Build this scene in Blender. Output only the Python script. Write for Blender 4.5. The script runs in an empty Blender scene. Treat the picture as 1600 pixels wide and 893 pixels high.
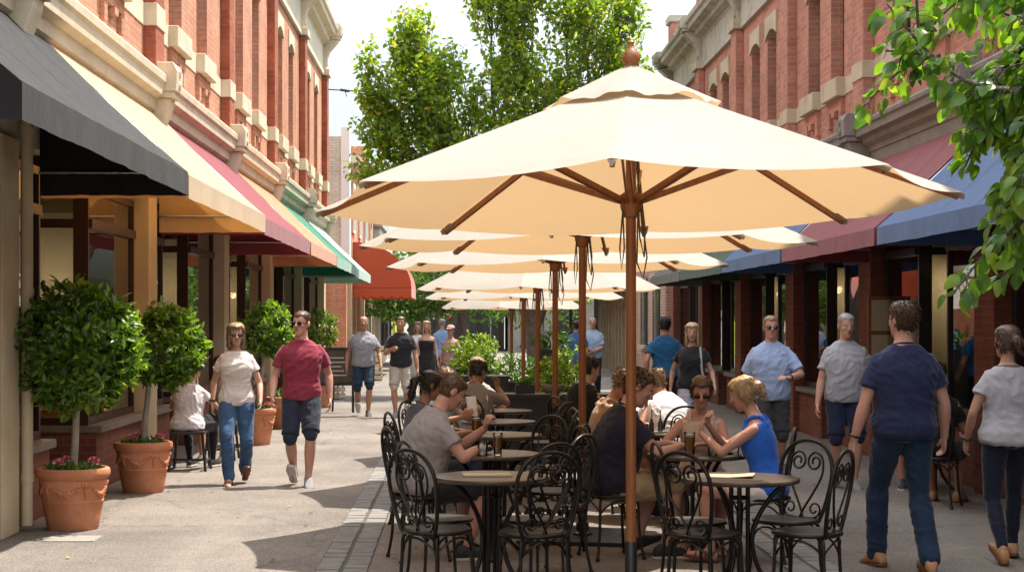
import bpy, bmesh, math, random
import numpy as np
from mathutils import Vector, Matrix, noise
PI = math.pi
R = math.radians
random.seed(11)
rng = np.random.default_rng(11)
scene = bpy.context.scene
COL = scene.collection
V = Vector

# ------------------------------------------------------------------ mesh builder
class MB:
    def __init__(s):
        s.v = []; s.f = []; s.m = []
    def add(s, vs, fs, mi=0):
        b = len(s.v)
        s.v.extend([tuple(p) for p in vs])
        s.f.extend([tuple(b + i for i in f) for f in fs])
        s.m.extend([mi] * len(fs))
        return s
    def box(s, x0, x1, y0, y1, z0, z1, mi=0):
        if x0 > x1: x0, x1 = x1, x0
        if y0 > y1: y0, y1 = y1, y0
        if z0 > z1: z0, z1 = z1, z0
        vs = [(x0,y0,z0),(x1,y0,z0),(x1,y1,z0),(x0,y1,z0),(x0,y0,z1),(x1,y0,z1),(x1,y1,z1),(x0,y1,z1)]
        return s.add(vs, [(0,3,2,1),(4,5,6,7),(0,1,5,4),(1,2,6,5),(2,3,7,6),(3,0,4,7)], mi)
    def obox(s, c, ax, ay, az, mi=0):
        c = V(c); ax = V(ax); ay = V(ay); az = V(az)
        vs = [c+sx*ax+sy*ay+sz*az for sz in (-1,1) for sx,sy in ((-1,-1),(1,-1),(1,1),(-1,1))]
        return s.add(vs, [(0,3,2,1),(4,5,6,7),(0,1,5,4),(1,2,6,5),(2,3,7,6),(3,0,4,7)], mi)
    def prism_y(s, pts, y0, y1, mi=0):      # pts in (x, z), extruded along y
        n = len(pts)
        vs = [(p[0], y0, p[1]) for p in pts] + [(p[0], y1, p[1]) for p in pts]
        fs = [tuple(range(n)), tuple(range(2*n-1, n-1, -1))] + [(i, n+i, n+(i+1) % n, (i+1) % n) for i in range(n)]
        return s.add(vs, fs, mi)
    def prism_x(s, pts, x0, x1, mi=0):      # pts in (y, z), extruded along x
        n = len(pts)
        vs = [(x0, p[0], p[1]) for p in pts] + [(x1, p[0], p[1]) for p in pts]
        fs = [tuple(range(n)), tuple(range(2*n-1, n-1, -1))] + [(i, n+i, n+(i+1) % n, (i+1) % n) for i in range(n)]
        return s.add(vs, fs, mi)
    def loft(s, rings, mi=0, caps=True):
        n = len(rings[0]); vs = [p for r in rings for p in r]; fs = []
        for k in range(len(rings)-1):
            for i in range(n):
                j = (i+1) % n
                fs.append((k*n+i, k*n+j, (k+1)*n+j, (k+1)*n+i))
        if caps:
            fs.append(tuple(range(n-1, -1, -1))); fs.append(tuple((len(rings)-1)*n+i for i in range(n)))
        return s.add(vs, fs, mi)
    def tube(s, pts, r, seg=8, closed=False, mi=0, round_ends=False):
        pts = [V(p) for p in pts]; n = len(pts)
        rs = list(r) if hasattr(r, '__len__') else [r]*n
        if round_ends and not closed:
            d0 = (pts[0]-pts[1]).normalized(); d1 = (pts[-1]-pts[-2]).normalized()
            a = [(pts[0]+d0*rs[0]*.92, rs[0]*.35), (pts[0]+d0*rs[0]*.6, rs[0]*.78)]
            b = [(pts[-1]+d1*rs[-1]*.6, rs[-1]*.78), (pts[-1]+d1*rs[-1]*.92, rs[-1]*.35)]
            pts = [p for p, _ in a]+pts+[p for p, _ in b]; rs = [q for _, q in a]+rs+[q for _, q in b]; n = len(pts)
        tans = []
        for i in range(n):
            if closed: t = pts[(i+1) % n]-pts[i-1]
            else: t = pts[min(i+1, n-1)]-pts[max(i-1, 0)]
            tans.append(t.normalized() if t.length > 1e-9 else V((0,0,1)))
        up = V((0,0,1)) if abs(tans[0].z) < .9 else V((0,1,0))
        u = (up - tans[0]*up.dot(tans[0])).normalized()
        rings = []
        for i in range(n):
            u = (u - tans[i]*u.dot(tans[i]))
            u = u.normalized() if u.length > 1e-6 else tans[i].orthogonal().normalized()
            w = tans[i].cross(u)
            rings.append([pts[i]+(u*math.cos(2*PI*k/seg)+w*math.sin(2*PI*k/seg))*rs[i] for k in range(seg)])
        if closed:
            rings.append(rings[0]); return s.loft(rings, mi, caps=False)
        return s.loft(rings, mi)
    def lathe(s, prof, seg=28, c=(0,0,0), mi=0, caps=True):
        rings = [[(c[0]+r*math.cos(2*PI*k/seg), c[1]+r*math.sin(2*PI*k/seg), c[2]+z) for k in range(seg)] for r, z in prof]
        return s.loft(rings, mi, caps)
    def ell(s, c, r, seg=12, rings=8, mi=0, mat=None):
        c = V(c); rr = []
        for k in range(rings+1):
            t = PI*(k+.12)/(rings+.24)
            ring = []
            for i in range(seg):
                p = V((r[0]*math.sin(t)*math.cos(2*PI*i/seg), r[1]*math.sin(t)*math.sin(2*PI*i/seg), -r[2]*math.cos(t)))
                if mat: p = mat @ p
                ring.append(c+p)
            rr.append(ring)
        return s.loft(rr, mi)
    def mesh(s, name):
        me = bpy.data.meshes.new(name); me.from_pydata(s.v, [], s.f)
        if any(s.m): me.polygons.foreach_set('material_index', s.m)
        bm = bmesh.new(); bm.from_mesh(me); bmesh.ops.recalc_face_normals(bm, faces=bm.faces); bm.to_mesh(me); bm.free()
        return me
    def build(s, name, mats, parent=None, world=False, smooth=None, bevel=0):
        if world and parent is not None:
            l = parent.location
            while parent.parent is not None and False: pass
            off = wloc(parent)
            s.v = [(p[0]-off.x, p[1]-off.y, p[2]-off.z) for p in s.v]
        return link(s.mesh(name), name, mats, parent, smooth, bevel)

def wloc(o):
    l = V((0,0,0))
    while o is not None:
        l = l + o.location; o = o.parent
    return l

def link(me, name, mats, parent=None, smooth=None, bevel=0):
    for m in (mats if isinstance(mats, (list, tuple)) else [mats]): me.materials.append(m)
    if smooth is not None:
        me.polygons.foreach_set('use_smooth', [True]*len(me.polygons))
        if smooth < 180: me.set_sharp_from_angle(angle=R(smooth))
    o = bpy.data.objects.new(name, me); COL.objects.link(o)
    if parent is not None: o.parent = parent
    if bevel:
        b = o.modifiers.new('bevel', 'BEVEL'); b.width = bevel; b.segments = 2; b.limit_method = 'ANGLE'; b.angle_limit = R(40)
    return o

def tag(o, label=None, cat=None, group=None, kind=None):
    if label: o['label'] = label
    if cat: o['category'] = cat
    if group: o['group'] = group
    if kind: o['kind'] = kind
    return o

def thing(name, label, cat, loc=(0,0,0), rz=0, group=None):
    o = bpy.data.objects.new(name, None); COL.objects.link(o)
    o.empty_display_size = .1
    o.location = loc; o.rotation_euler = (0,0,rz)
    return tag(o, label, cat, group)

def copy_tree(o, parent=None):
    c = o.copy(); COL.objects.link(c)
    if parent is not None: c.parent = parent
    for ch in list(o.children): copy_tree(ch, c)
    return c

def dup(root, loc, rz, label, group=None):
    c = copy_tree(root); c.location = loc; c.rotation_euler = (0,0,rz); c['label'] = label
    if group: c['group'] = group
    return c

def face_rz(dx, dy): return math.atan2(-dx, dy)      # +Y local looks along (dx, dy)

# ------------------------------------------------------------------ materials
def nt(name):
    m = bpy.data.materials.new(name); m.use_nodes = True
    t = m.node_tree; t.nodes.clear()
    return m, t, t.nodes, t.links

def N(nodes, typ, **kw):
    n = nodes.new(typ)
    for k, v in kw.items():
        if k in n.inputs.keys() if isinstance(k, str) else False: n.inputs[k].default_value = v
        else: setattr(n, k, v)
    return n

def math_n(t, op, a, b=None, clamp=False):
    n = t.nodes.new('ShaderNodeMath'); n.operation = op; n.use_clamp = clamp
    for i, x in enumerate((a, b)):
        if x is None: continue
        if isinstance(x, (int, float)): n.inputs[i].default_value = x
        else: t.links.new(x, n.inputs[i])
    return n.outputs[0]

def mixc(t, fac, a, b, mode='MIX'):
    n = t.nodes.new('ShaderNodeMix'); n.data_type = 'RGBA'; n.blend_type = mode
    for i, x in ((0, fac), (6, a), (7, b)):
        if isinstance(x, (int, float)): n.inputs[i].default_value = x
        elif isinstance(x, (tuple, list)): n.inputs[i].default_value = (*x[:3], 1)
        else: t.links.new(x, n.inputs[i])
    return n.outputs[2]

def noise_n(t, vec, scale, detail=5, rough=.6, out=0, dist=0):
    n = t.nodes.new('ShaderNodeTexNoise'); n.inputs['Scale'].default_value = scale
    n.inputs['Detail'].default_value = detail; n.inputs['Roughness'].default_value = rough; n.inputs['Distortion'].default_value = dist
    if vec is not None: t.links.new(vec, n.inputs['Vector'])
    return n.outputs[out]

def remap(t, x, a, b, c, d):
    n = t.nodes.new('ShaderNodeMapRange'); t.links.new(x, n.inputs[0])
    for i, q in enumerate((a, b, c, d)): n.inputs[i+1].default_value = q
    return n.outputs[0]

def coords(t, kind='Object'):
    return t.nodes.new('ShaderNodeTexCoord').outputs[kind]

def M_(name, col, rough=.6, metal=0, var=.14, vs=2.5, bump=0, bs=60, bd=.004, sheen=0, spec=.4, trans=None, tf=.4, coat=0, dirt=None, ds=1.2, sss=0):
    m, t, nd, ln = nt(name)
    co = coords(t)
    p = nd.new('ShaderNodeBsdfPrincipled')
    f = remap(t, noise_n(t, co, vs, 6, .62), .25, .75, 1-var, 1+var)
    c = mixc(t, 1.0, col, f, 'MULTIPLY')
    if dirt:
        df = remap(t, noise_n(t, co, ds, 7, .68), .5, .72, 0, dirt[3] if len(dirt) > 3 else .6)
        c = mixc(t, df, c, dirt[:3])
    ln.new(c, p.inputs['Base Color'])
    rf = remap(t, noise_n(t, co, vs*4, 4), .3, .7, max(.02, rough-.08), min(1, rough+.08)); ln.new(rf, p.inputs['Roughness'])
    p.inputs['Metallic'].default_value = metal
    p.inputs['Specular IOR Level'].default_value = spec
    if sheen:
        p.inputs['Sheen Weight'].default_value = sheen; p.inputs['Sheen Roughness'].default_value = .45
    if coat: p.inputs['Coat Weight'].default_value = coat
    if sss:
        p.inputs['Subsurface Weight'].default_value = sss; p.inputs['Subsurface Radius'].default_value = (.012, .005, .003); p.inputs['Subsurface Scale'].default_value = 1
    if bump:
        b = nd.new('ShaderNodeBump'); b.inputs['Strength'].default_value = bump; b.inputs['Distance'].default_value = bd
        ln.new(noise_n(t, co, bs, 4), b.inputs['Height']); ln.new(b.outputs[0], p.inputs['Normal'])
    o = nd.new('ShaderNodeOutputMaterial')
    if trans:
        tr = nd.new('ShaderNodeBsdfTranslucent'); tr.inputs[0].default_value = (*trans, 1)
        mx = nd.new('ShaderNodeMixShader'); mx.inputs[0].default_value = tf
        ln.new(p.outputs[0], mx.inputs[1]); ln.new(tr.outputs[0], mx.inputs[2]); ln.new(mx.outputs[0], o.inputs[0])
    else:
        ln.new(p.outputs[0], o.inputs[0])
    return m

def brick_mat(name, c1, c2, mortar, bw=.235, bh=.0765, ms=.009, stain=(.25,.2,.17), st=.3, bump=.5):
    m, t, nd, ln = nt(name)
    co = coords(t)
    sx = nd.new('ShaderNodeSeparateXYZ'); ln.new(co, sx.inputs[0])
    g = nd.new('ShaderNodeNewGeometry'); sn = nd.new('ShaderNodeSeparateXYZ'); ln.new(g.outputs['Normal'], sn.inputs[0])
    k = math_n(t, 'GREATER_THAN', math_n(t, 'ABSOLUTE', sn.outputs[0]), .5)
    mv = nd.new('ShaderNodeMix'); mv.data_type = 'FLOAT'; ln.new(k, mv.inputs[0]); ln.new(sx.outputs[0], mv.inputs[2]); ln.new(sx.outputs[1], mv.inputs[3])
    cv = nd.new('ShaderNodeCombineXYZ'); ln.new(mv.outputs[0], cv.inputs[0]); ln.new(sx.outputs[2], cv.inputs[1])
    # slightly wobbly courses
    b = nd.new('ShaderNodeTexBrick'); ln.new(cv.outputs[0], b.inputs['Vector'])
    b.inputs['Scale'].default_value = 1; b.inputs['Brick Width'].default_value = bw; b.inputs['Row Height'].default_value = bh
    b.inputs['Mortar Size'].default_value = ms; b.inputs['Mortar Smooth'].default_value = .25; b.inputs['Bias'].default_value = 0
    b.inputs['Color1'].default_value = (*c1, 1); b.inputs['Color2'].default_value = (*c2, 1); b.inputs['Mortar'].default_value = (*mortar, 1)
    f = remap(t, noise_n(t, co, 1.1, 8, .65), .3, .7, .78, 1.2)
    c = mixc(t, 1, b.outputs[0], f, 'MULTIPLY')
    f2 = remap(t, noise_n(t, co, 14, 5, .7), .3, .7, .86, 1.14)
    c = mixc(t, 1, c, f2, 'MULTIPLY')
    mp = nd.new('ShaderNodeMapping'); mp.inputs['Scale'].default_value = (1.6, 1.6, .22); ln.new(co, mp.inputs[0])
    sf = remap(t, noise_n(t, mp.outputs[0], 1.3, 7, .7), .52, .75, 0, st)
    c = mixc(t, sf, c, stain)
    p = nd.new('ShaderNodeBsdfPrincipled'); ln.new(c, p.inputs['Base Color']); p.inputs['Roughness'].default_value = .85; p.inputs['Specular IOR Level'].default_value = .25
    bu = nd.new('ShaderNodeBump'); bu.inputs['Strength'].default_value = bump; bu.inputs['Distance'].default_value = .008; bu.invert = True
    h = math_n(t, 'ADD', b.outputs[1], math_n(t, 'MULTIPLY', noise_n(t, co, 55, 4), .5)); ln.new(h, bu.inputs['Height']); ln.new(bu.outputs[0], p.inputs['Normal'])
    o = nd.new('ShaderNodeOutputMaterial'); ln.new(p.outputs[0], o.inputs[0])
    return m

def glass_mat(name, tint=(.75,.78,.75), refl=1.0, rough=.015, base=.06):
    m, t, nd, ln = nt(name)
    tr = nd.new('ShaderNodeBsdfTransparent'); tr.inputs[0].default_value = (*tint, 1)
    gl = nd.new('ShaderNodeBsdfGlossy'); gl.inputs['Roughness'].default_value = rough; gl.inputs[0].default_value = (refl, refl, refl, 1)
    co = coords(t)
    b = nd.new('ShaderNodeBump'); b.inputs['Strength'].default_value = .08; b.inputs['Distance'].default_value = .01
    ln.new(noise_n(t, co, 1.4, 2), b.inputs['Height']); ln.new(b.outputs[0], gl.inputs['Normal'])
    fr = nd.new('ShaderNodeFresnel'); fr.inputs['IOR'].default_value = 1.5
    fac = math_n(t, 'ADD', fr.outputs[0], base, True)
    mx = nd.new('ShaderNodeMixShader'); ln.new(fac, mx.inputs[0]); ln.new(tr.outputs[0], mx.inputs[1]); ln.new(gl.outputs[0], mx.inputs[2])
    o = nd.new('ShaderNodeOutputMaterial'); ln.new(mx.outputs[0], o.inputs[0])
    return m

def leaf_mat(name, cols, trans, tf=.35, rough=.4, spec=.45):
    m, t, nd, ln = nt(name)
    g = nd.new('ShaderNodeNewGeometry')
    cr = nd.new('ShaderNodeValToRGB'); ln.new(g.outputs['Random Per Island'], cr.inputs[0])
    cr.color_ramp.elements.remove(cr.color_ramp.elements[0])
    cr.color_ramp.elements[0].position = 0; cr.color_ramp.elements[0].color = (*cols[0], 1)
    for i, c in enumerate(cols[1:]):
        e = cr.color_ramp.elements.new((i+1)/(len(cols)-1)); e.color = (*c, 1)
    co = coords(t)
    f = remap(t, noise_n(t, co, 40, 3), .3, .7, .85, 1.15)
    c = mixc(t, 1, cr.outputs[0], f, 'MULTIPLY')
    p = nd.new('ShaderNodeBsdfPrincipled'); ln.new(c, p.inputs['Base Color']); p.inputs['Roughness'].default_value = rough; p.inputs['Specular IOR Level'].default_value = spec
    tr = nd.new('ShaderNodeBsdfTranslucent')
    c2 = mixc(t, 1, c, tuple(x for x in trans), 'MULTIPLY'); ln.new(c2, tr.inputs[0])
    mx = nd.new('ShaderNodeMixShader'); mx.inputs[0].default_value = tf
    ln.new(p.outputs[0], mx.inputs[1]); ln.new(tr.outputs[0], mx.inputs[2])
    o = nd.new('ShaderNodeOutputMaterial'); ln.new(mx.outputs[0], o.inputs[0])
    return m

def asphalt_mat():
    m, t, nd, ln = nt('asphalt')
    co = coords(t)
    c = mixc(t, remap(t, noise_n(t, co, .55, 7, .65), .35, .7, 0, 1), (.125,.109,.096), (.22,.19,.165))
    mp = nd.new('ShaderNodeMapping'); mp.inputs['Scale'].default_value = (1, .12, 1); ln.new(co, mp.inputs[0])
    c = mixc(t, remap(t, noise_n(t, mp.outputs[0], 2.2, 6, .7), .5, .75, 0, .35), c, (.28,.25,.21))
    v = nd.new('ShaderNodeTexVoronoi'); v.inputs['Scale'].default_value = 130; ln.new(co, v.inputs['Vector'])
    sp = nd.new('ShaderNodeSeparateColor'); ln.new(v.outputs['Color'], sp.inputs[0])
    c = mixc(t, 1, c, remap(t, sp.outputs[0], 0, 1, .62, 1.42), 'MULTIPLY')
    c = mixc(t, remap(t, sp.outputs[1], .93, .97, 0, .5), c, (.42,.39,.34))
    # drips, gum and patches
    v2 = nd.new('ShaderNodeTexVoronoi'); v2.inputs['Scale'].default_value = 2.6; ln.new(co, v2.inputs['Vector'])
    c = mixc(t, remap(t, v2.outputs['Distance'], .05, .08, .6, 0), c, (.055,.05,.048))
    c = mixc(t, remap(t, noise_n(t, co, 1.7, 8, .72), .56, .72, 0, .42), c, (.075,.068,.062))
    # cracks
    v3 = nd.new('ShaderNodeTexVoronoi'); v3.feature = 'DISTANCE_TO_EDGE'; v3.inputs['Scale'].default_value = .33
    ad = nd.new('ShaderNodeVectorMath'); ad.operation = 'ADD'; ln.new(co, ad.inputs[0])
    sc = nd.new('ShaderNodeVectorMath'); sc.operation = 'SCALE'; sc.inputs[3].default_value = .6; ln.new(noise_n(t, co, 1.5, 5, .6, out=1), sc.inputs[0]); ln.new(sc.outputs[0], ad.inputs[1])
    ln.new(ad.outputs[0], v3.inputs['Vector'])
    c = mixc(t, remap(t, v3.outputs['Distance'], .0, .007, .42, 0), c, (.05,.045,.04))
    p = nd.new('ShaderNodeBsdfPrincipled'); ln.new(c, p.inputs['Base Color']); p.inputs['Roughness'].default_value = .85; p.inputs['Specular IOR Level'].default_value = .3
    b = nd.new('ShaderNodeBump'); b.inputs['Strength'].default_value = .45; b.inputs['Distance'].default_value = .006
    ln.new(math_n(t, 'ADD', v.outputs['Distance'], noise_n(t, co, 25, 4)), b.inputs['Height']); ln.new(b.outputs[0], p.inputs['Normal'])
    o = nd.new('ShaderNodeOutputMaterial'); ln.new(p.outputs[0], o.inputs[0])
    return m

def wood_mat(name, c1, c2, rough=.45, axis_scale=(30,30,1.5)):
    m, t, nd, ln = nt(name)
    co = coords(t)
    mp = nd.new('ShaderNodeMapping'); mp.inputs['Scale'].default_value = axis_scale; ln.new(co, mp.inputs[0])
    c = mixc(t, remap(t, noise_n(t, mp.outputs[0], 1.5, 6, .6, dist=.6), .3, .7, 0, 1), c1, c2)
    p = nd.new('ShaderNodeBsdfPrincipled'); ln.new(c, p.inputs['Base Color']); p.inputs['Roughness'].default_value = rough
    o = nd.new('ShaderNodeOutputMaterial'); ln.new(p.outputs[0], o.inputs[0])
    return m

def emit_mat(name, col, s):
    m, t, nd, ln = nt(name)
    e = nd.new('ShaderNodeEmission'); e.inputs[0].default_value = (*col, 1); e.inputs[1].default_value = s
    o = nd.new('ShaderNodeOutputMaterial'); ln.new(e.outputs[0], o.inputs[0]); return m

MT = {}
MT['asphalt'] = asphalt_mat()
MT['paver'] = M_('bluestone paver', (.20,.19,.178), .8, var=.3, vs=5, bump=.5, bs=45, dirt=(.12,.11,.1,.5), ds=3)
MT['joint'] = M_('sandy joint', (.09,.085,.075), .95, var=.3, vs=20)
MT['conc'] = M_('pale concrete', (.27,.25,.22), .85, var=.15, vs=5, bump=.3, bs=80, dirt=(.2,.19,.17,.4), ds=4)
MT['brick_l'] = brick_mat('orange red brick', (.57,.27,.165), (.48,.21,.13), (.33,.2,.14), ms=.008, stain=(.62,.42,.32), st=.35)
MT['brick_dark'] = brick_mat('rubbed red brick', (.40,.115,.055), (.29,.078,.042), (.25,.15,.11), ms=.006, stain=(.2,.1,.07), st=.3)
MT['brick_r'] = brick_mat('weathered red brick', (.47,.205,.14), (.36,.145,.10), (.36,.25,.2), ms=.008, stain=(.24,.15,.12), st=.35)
MT['brick_pier'] = brick_mat('dark red glazed brick', (.20,.062,.036), (.15,.045,.028), (.15,.10,.08), ms=.007, stain=(.1,.05,.04), st=.3)
MT['brick_white'] = brick_mat('flaking white painted brick', (.66,.63,.55), (.58,.54,.46), (.45,.41,.35), stain=(.3,.24,.18), st=.45)
MT['brick_far'] = brick_mat('old mixed brick', (.30,.13,.09), (.36,.22,.17), (.42,.36,.31), ms=.014, st=.3)
MT['stone_l'] = M_('cream painted stone', (.60,.52,.385), .75, var=.12, vs=3, bump=.2, bs=30, dirt=(.33,.26,.17,.55), ds=1.8)
MT['stone_frieze'] = M_('pale render', (.60,.55,.44), .8, var=.12, vs=2, bump=.15, bs=20, dirt=(.36,.31,.24,.5), ds=1.5)
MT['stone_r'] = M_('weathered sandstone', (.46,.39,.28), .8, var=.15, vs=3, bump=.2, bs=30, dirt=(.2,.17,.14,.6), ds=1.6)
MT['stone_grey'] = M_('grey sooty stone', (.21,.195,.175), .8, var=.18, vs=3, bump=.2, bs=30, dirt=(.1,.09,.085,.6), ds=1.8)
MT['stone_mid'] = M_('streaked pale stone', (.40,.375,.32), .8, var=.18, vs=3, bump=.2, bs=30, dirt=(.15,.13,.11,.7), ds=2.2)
MT['pier_cream'] = M_('cream painted pier', (.52,.43,.29), .7, var=.12, vs=2.5, bump=.15, bs=25, dirt=(.3,.23,.15,.5), ds=1.4)
MT['plinth'] = M_('rough stone plinth', (.2,.15,.1), .9, var=.35, vs=8, bump=.6, bs=30)
MT['trim_dark'] = M_('dark maroon timber', (.042,.017,.012), .4, var=.2, vs=6)
MT['trim_black'] = M_('near black timber', (.022,.017,.014), .4, var=.2, vs=6)
MT['sill'] = M_('grey timber sill', (.17,.14,.115), .6, var=.2, vs=8, bump=.2, bs=30)
MT['glass'] = glass_mat('shop glass', (.80,.78,.70), .95, .012, .12)
MT['glass_up'] = M_('dark window glass', (.03,.03,.032), .06, var=.1, spec=.8)
MT['int_wall'] = M_('beige interior wall', (.45,.38,.26), .85, var=.1)
MT['int_panel'] = M_('cream partition', (.52,.47,.36), .8, var=.08)
MT['int_floor'] = M_('dark timber interior', (.10,.065,.04), .6, var=.25, vs=4)
MT['int_wood'] = wood_mat('warm timber furniture', (.26,.12,.045), (.16,.065,.025))
MT['roof'] = M_('grey roofing', (.2,.2,.2), .8)
def cloth_awn(n, c, tr, tf=.25, sheen=.3, dirt=None):
    if dirt is None: dirt = (c[0]*.55+.03, c[1]*.55+.03, c[2]*.55+.03, .4)
    return M_(n, c, .75, var=.1, vs=3, bump=.25, bs=9, bd=.02, sheen=sheen, spec=.3, trans=tr, tf=tf, dirt=dirt, ds=3)
MT['awn_black'] = cloth_awn('dusty black canvas', (.012,.012,.013), (.004,.004,.004), .02, .05, (.04,.04,.04,.45))
MT['awn_cream'] = cloth_awn('cream canvas', (.72,.58,.38), (.75,.36,.09), .42, .15)
MT['awn_maroon'] = cloth_awn('maroon canvas', (.24,.05,.062), (.2,.02,.03), .12, .15)
MT['awn_peach'] = cloth_awn('faded terracotta canvas', (.58,.27,.15), (.5,.15,.05), .2, .18)
MT['awn_green'] = cloth_awn('emerald canvas', (.03,.25,.16), (.01,.12,.06), .15, .35)
MT['awn_pale'] = cloth_awn('faded grey green canvas', (.30,.42,.36), (.1,.2,.14), .15, .25)
MT['awn_red'] = cloth_awn('tomato red canvas', (.50,.10,.045), (.4,.05,.02), .25, .3)
MT['awn_blue'] = cloth_awn('faded blue canvas', (.085,.16,.33), (.03,.06,.14), .15, .12)
MT['awn_navy'] = cloth_awn('navy canvas', (.035,.06,.14), (.02,.03,.06), .1, .3)
MT['awn_dgreen'] = cloth_awn('bottle green canvas', (.045,.085,.06), (.02,.04,.02), .1, .12)
MT['awn_grey'] = cloth_awn('grey green canvas', (.13,.13,.11), (.05,.05,.04), .1, .12)
MT['umb'] = M_('cream umbrella canvas', (.40,.378,.34), .85, var=.08, vs=2.2, bump=.25, bs=5, bd=.03, sheen=.05, spec=.15, trans=(.74,.48,.24), tf=.27, dirt=(.36,.31,.24,.35), ds=2.5)
MT['wood'] = wood_mat('oiled hardwood', (.33,.125,.038), (.22,.075,.022), .4)
MT['iron'] = M_('black wrought iron', (.022,.019,.017), .36, .55, var=.4, vs=25, bump=.25, bs=120, spec=.6)
MT['steel'] = M_('brushed steel', (.5,.5,.5), .3, 1)
MT['iron_seat'] = M_('worn perforated iron', (.035,.03,.026), .5, .35, var=.4, vs=18, bump=.8, bs=140, spec=.6)
MT['table'] = M_('bronze table top', (.075,.057,.043), .36, .3, var=.25, vs=10, bump=.15, bs=90, spec=.6)
MT['terra'] = M_('terracotta', (.50,.195,.095), .8, var=.16, vs=5, bump=.2, bs=40, dirt=(.55,.33,.22,.45), ds=5)
MT['soil'] = M_('potting soil', (.035,.025,.018), .95, var=.4, vs=40, bump=.8, bs=60)
MT['bark'] = M_('grey bark', (.12,.098,.08), .9, var=.35, vs=9, bump=1, bs=24, bd=.03)
MT['bark_pale'] = M_('pale stem bark', (.33,.28,.22), .85, var=.25, vs=12, bump=.4, bs=40)
MT['black'] = M_('satin black paint', (.018,.017,.017), .35, var=.2, spec=.5)
MT['white'] = M_('off white paint', (.75,.73,.7), .6, var=.05)
MT['red'] = M_('red sign paint', (.55,.04,.04), .5)
MT['lime'] = M_('lime painted wall', (.42,.5,.06), .7)
MT['slate'] = M_('chalkboard', (.075,.052,.04), .7, var=.3, vs=7)
MT['chalk'] = M_('chalk', (.45,.43,.4), .9, var=.2, vs=50)
MT['paper'] = M_('menu card', (.62,.43,.26), .6, var=.08)
MT['beer'] = M_('amber beer', (.75,.30,.03), .15, trans=(1,.5,.06), tf=.5, spec=.5)
MT['foam'] = M_('beer foam', (.85,.8,.68), .8)
MT['drink'] = glass_mat('tumbler glass', (.93,.95,.94), 1, .01, .02)
MT['lamp'] = emit_mat('lit lamp shade', (1,.42,.1), .35)
MT['leaf_pot'] = leaf_mat('glossy bay leaf', [(.03,.075,.014), (.06,.135,.02), (.10,.195,.027), (.16,.265,.034), (.24,.33,.045)], (1.9,1.9,.5), .42, .32, .5)
MT['leaf_tree'] = leaf_mat('pear tree leaf', [(.09,.165,.024), (.13,.225,.03), (.17,.27,.036), (.21,.31,.042), (.36,.34,.05)], (1.9,1.85,.55), .56, .42, .4)
MT['leaf_fg'] = leaf_mat('heart shaped leaf', [(.04,.09,.02), (.065,.145,.025), (.095,.19,.03), (.14,.24,.033), (.23,.31,.045)], (1.9,2.0,.5), .46, .36, .5)
MT['leaf_far'] = leaf_mat('far foliage leaf', [(.06,.12,.02), (.09,.17,.026), (.13,.22,.03)], (1.5,1.7,.6), .35)
MT['leaf_shrub'] = leaf_mat('lime shrub leaf', [(.07,.15,.015), (.14,.25,.02), (.22,.33,.03), (.3,.4,.05)], (1.5,1.5,.5), .35)
MT['leaf_herb'] = leaf_mat('bedding leaf', [(.04,.11,.02), (.08,.18,.03), (.14,.24,.04)], (1.5,1.6,.5), .3)
MT['flower'] = leaf_mat('pink petal', [(.55,.04,.10), (.62,.10,.2), (.7,.3,.3), (.75,.55,.5)], (1.2,1.0,1.0), .25)

# ------------------------------------------------------------------ foliage
def leaf_mesh(name, P, D, Nn, size, width=.55, fold=.25, droop=.2, simple=False, w2=.36):
    """P,D,Nn: (n,3) base point, direction and normal per leaf; size (n,). One small folded leaf per point."""
    n = len(P)
    D = D/np.linalg.norm(D, axis=1, keepdims=True)
    S = np.cross(D, Nn); S /= np.linalg.norm(S, axis=1, keepdims=True)+1e-9
    U = np.cross(S, D)
    L = size[:, None]
    if simple:
        k = 4
        pts = [P, P+D*L*.45+S*L*width*.5+U*L*fold*.3, P+D*L-U*L*droop, P+D*L*.45-S*L*width*.5+U*L*fold*.3]
        faces = [(0,1,2),(0,2,3)]
    else:
        k = 8
        pts = [P, P+D*L*.32+S*L*width*.48+U*L*fold*.3, P+D*L*.68+S*L*width*w2+U*L*(fold*.24-droop*.35), P+D*L-U*L*droop,
               P+D*L*.68-S*L*width*w2+U*L*(fold*.24-droop*.35), P+D*L*.32-S*L*width*.48+U*L*fold*.3,
               P+D*L*.33, P+D*L*.68-U*L*droop*.4]
        faces = [(0,1,6),(1,2,7,6),(2,3,7),(0,6,5),(6,7,4,5),(7,3,4)]
    co = np.stack(pts, axis=1).reshape(-1, 3)
    me = bpy.data.meshes.new(name)
    loops = []; starts = []; c = 0
    base = np.arange(n)*k
    F = []
    for f in faces: F.append(base[:, None]+np.array(f)[None, :])
    lens = [len(f) for f in faces]
    row = np.concatenate(F, axis=1)
    me.vertices.add(n*k); me.vertices.foreach_set('co', co.ravel().astype(np.float32))
    me.loops.add(row.size); me.loops.foreach_set('vertex_index', row.ravel().astype(np.int32))
    st = np.concatenate([[0], np.cumsum(lens)[:-1]]); per = sum(lens)
    starts = (np.arange(n)*per)[:, None]+st[None, :]
    me.polygons.add(n*len(faces)); me.polygons.foreach_set('loop_start', starts.ravel().astype(np.int32))
    me.update(calc_edges=True); me.validate()
    me.polygons.foreach_set('use_smooth', [True]*len(me.polygons))
    return me

def unit(n):
    a = rng.normal(size=(n, 3)); return a/np.linalg.norm(a, axis=1, keepdims=True)

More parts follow.
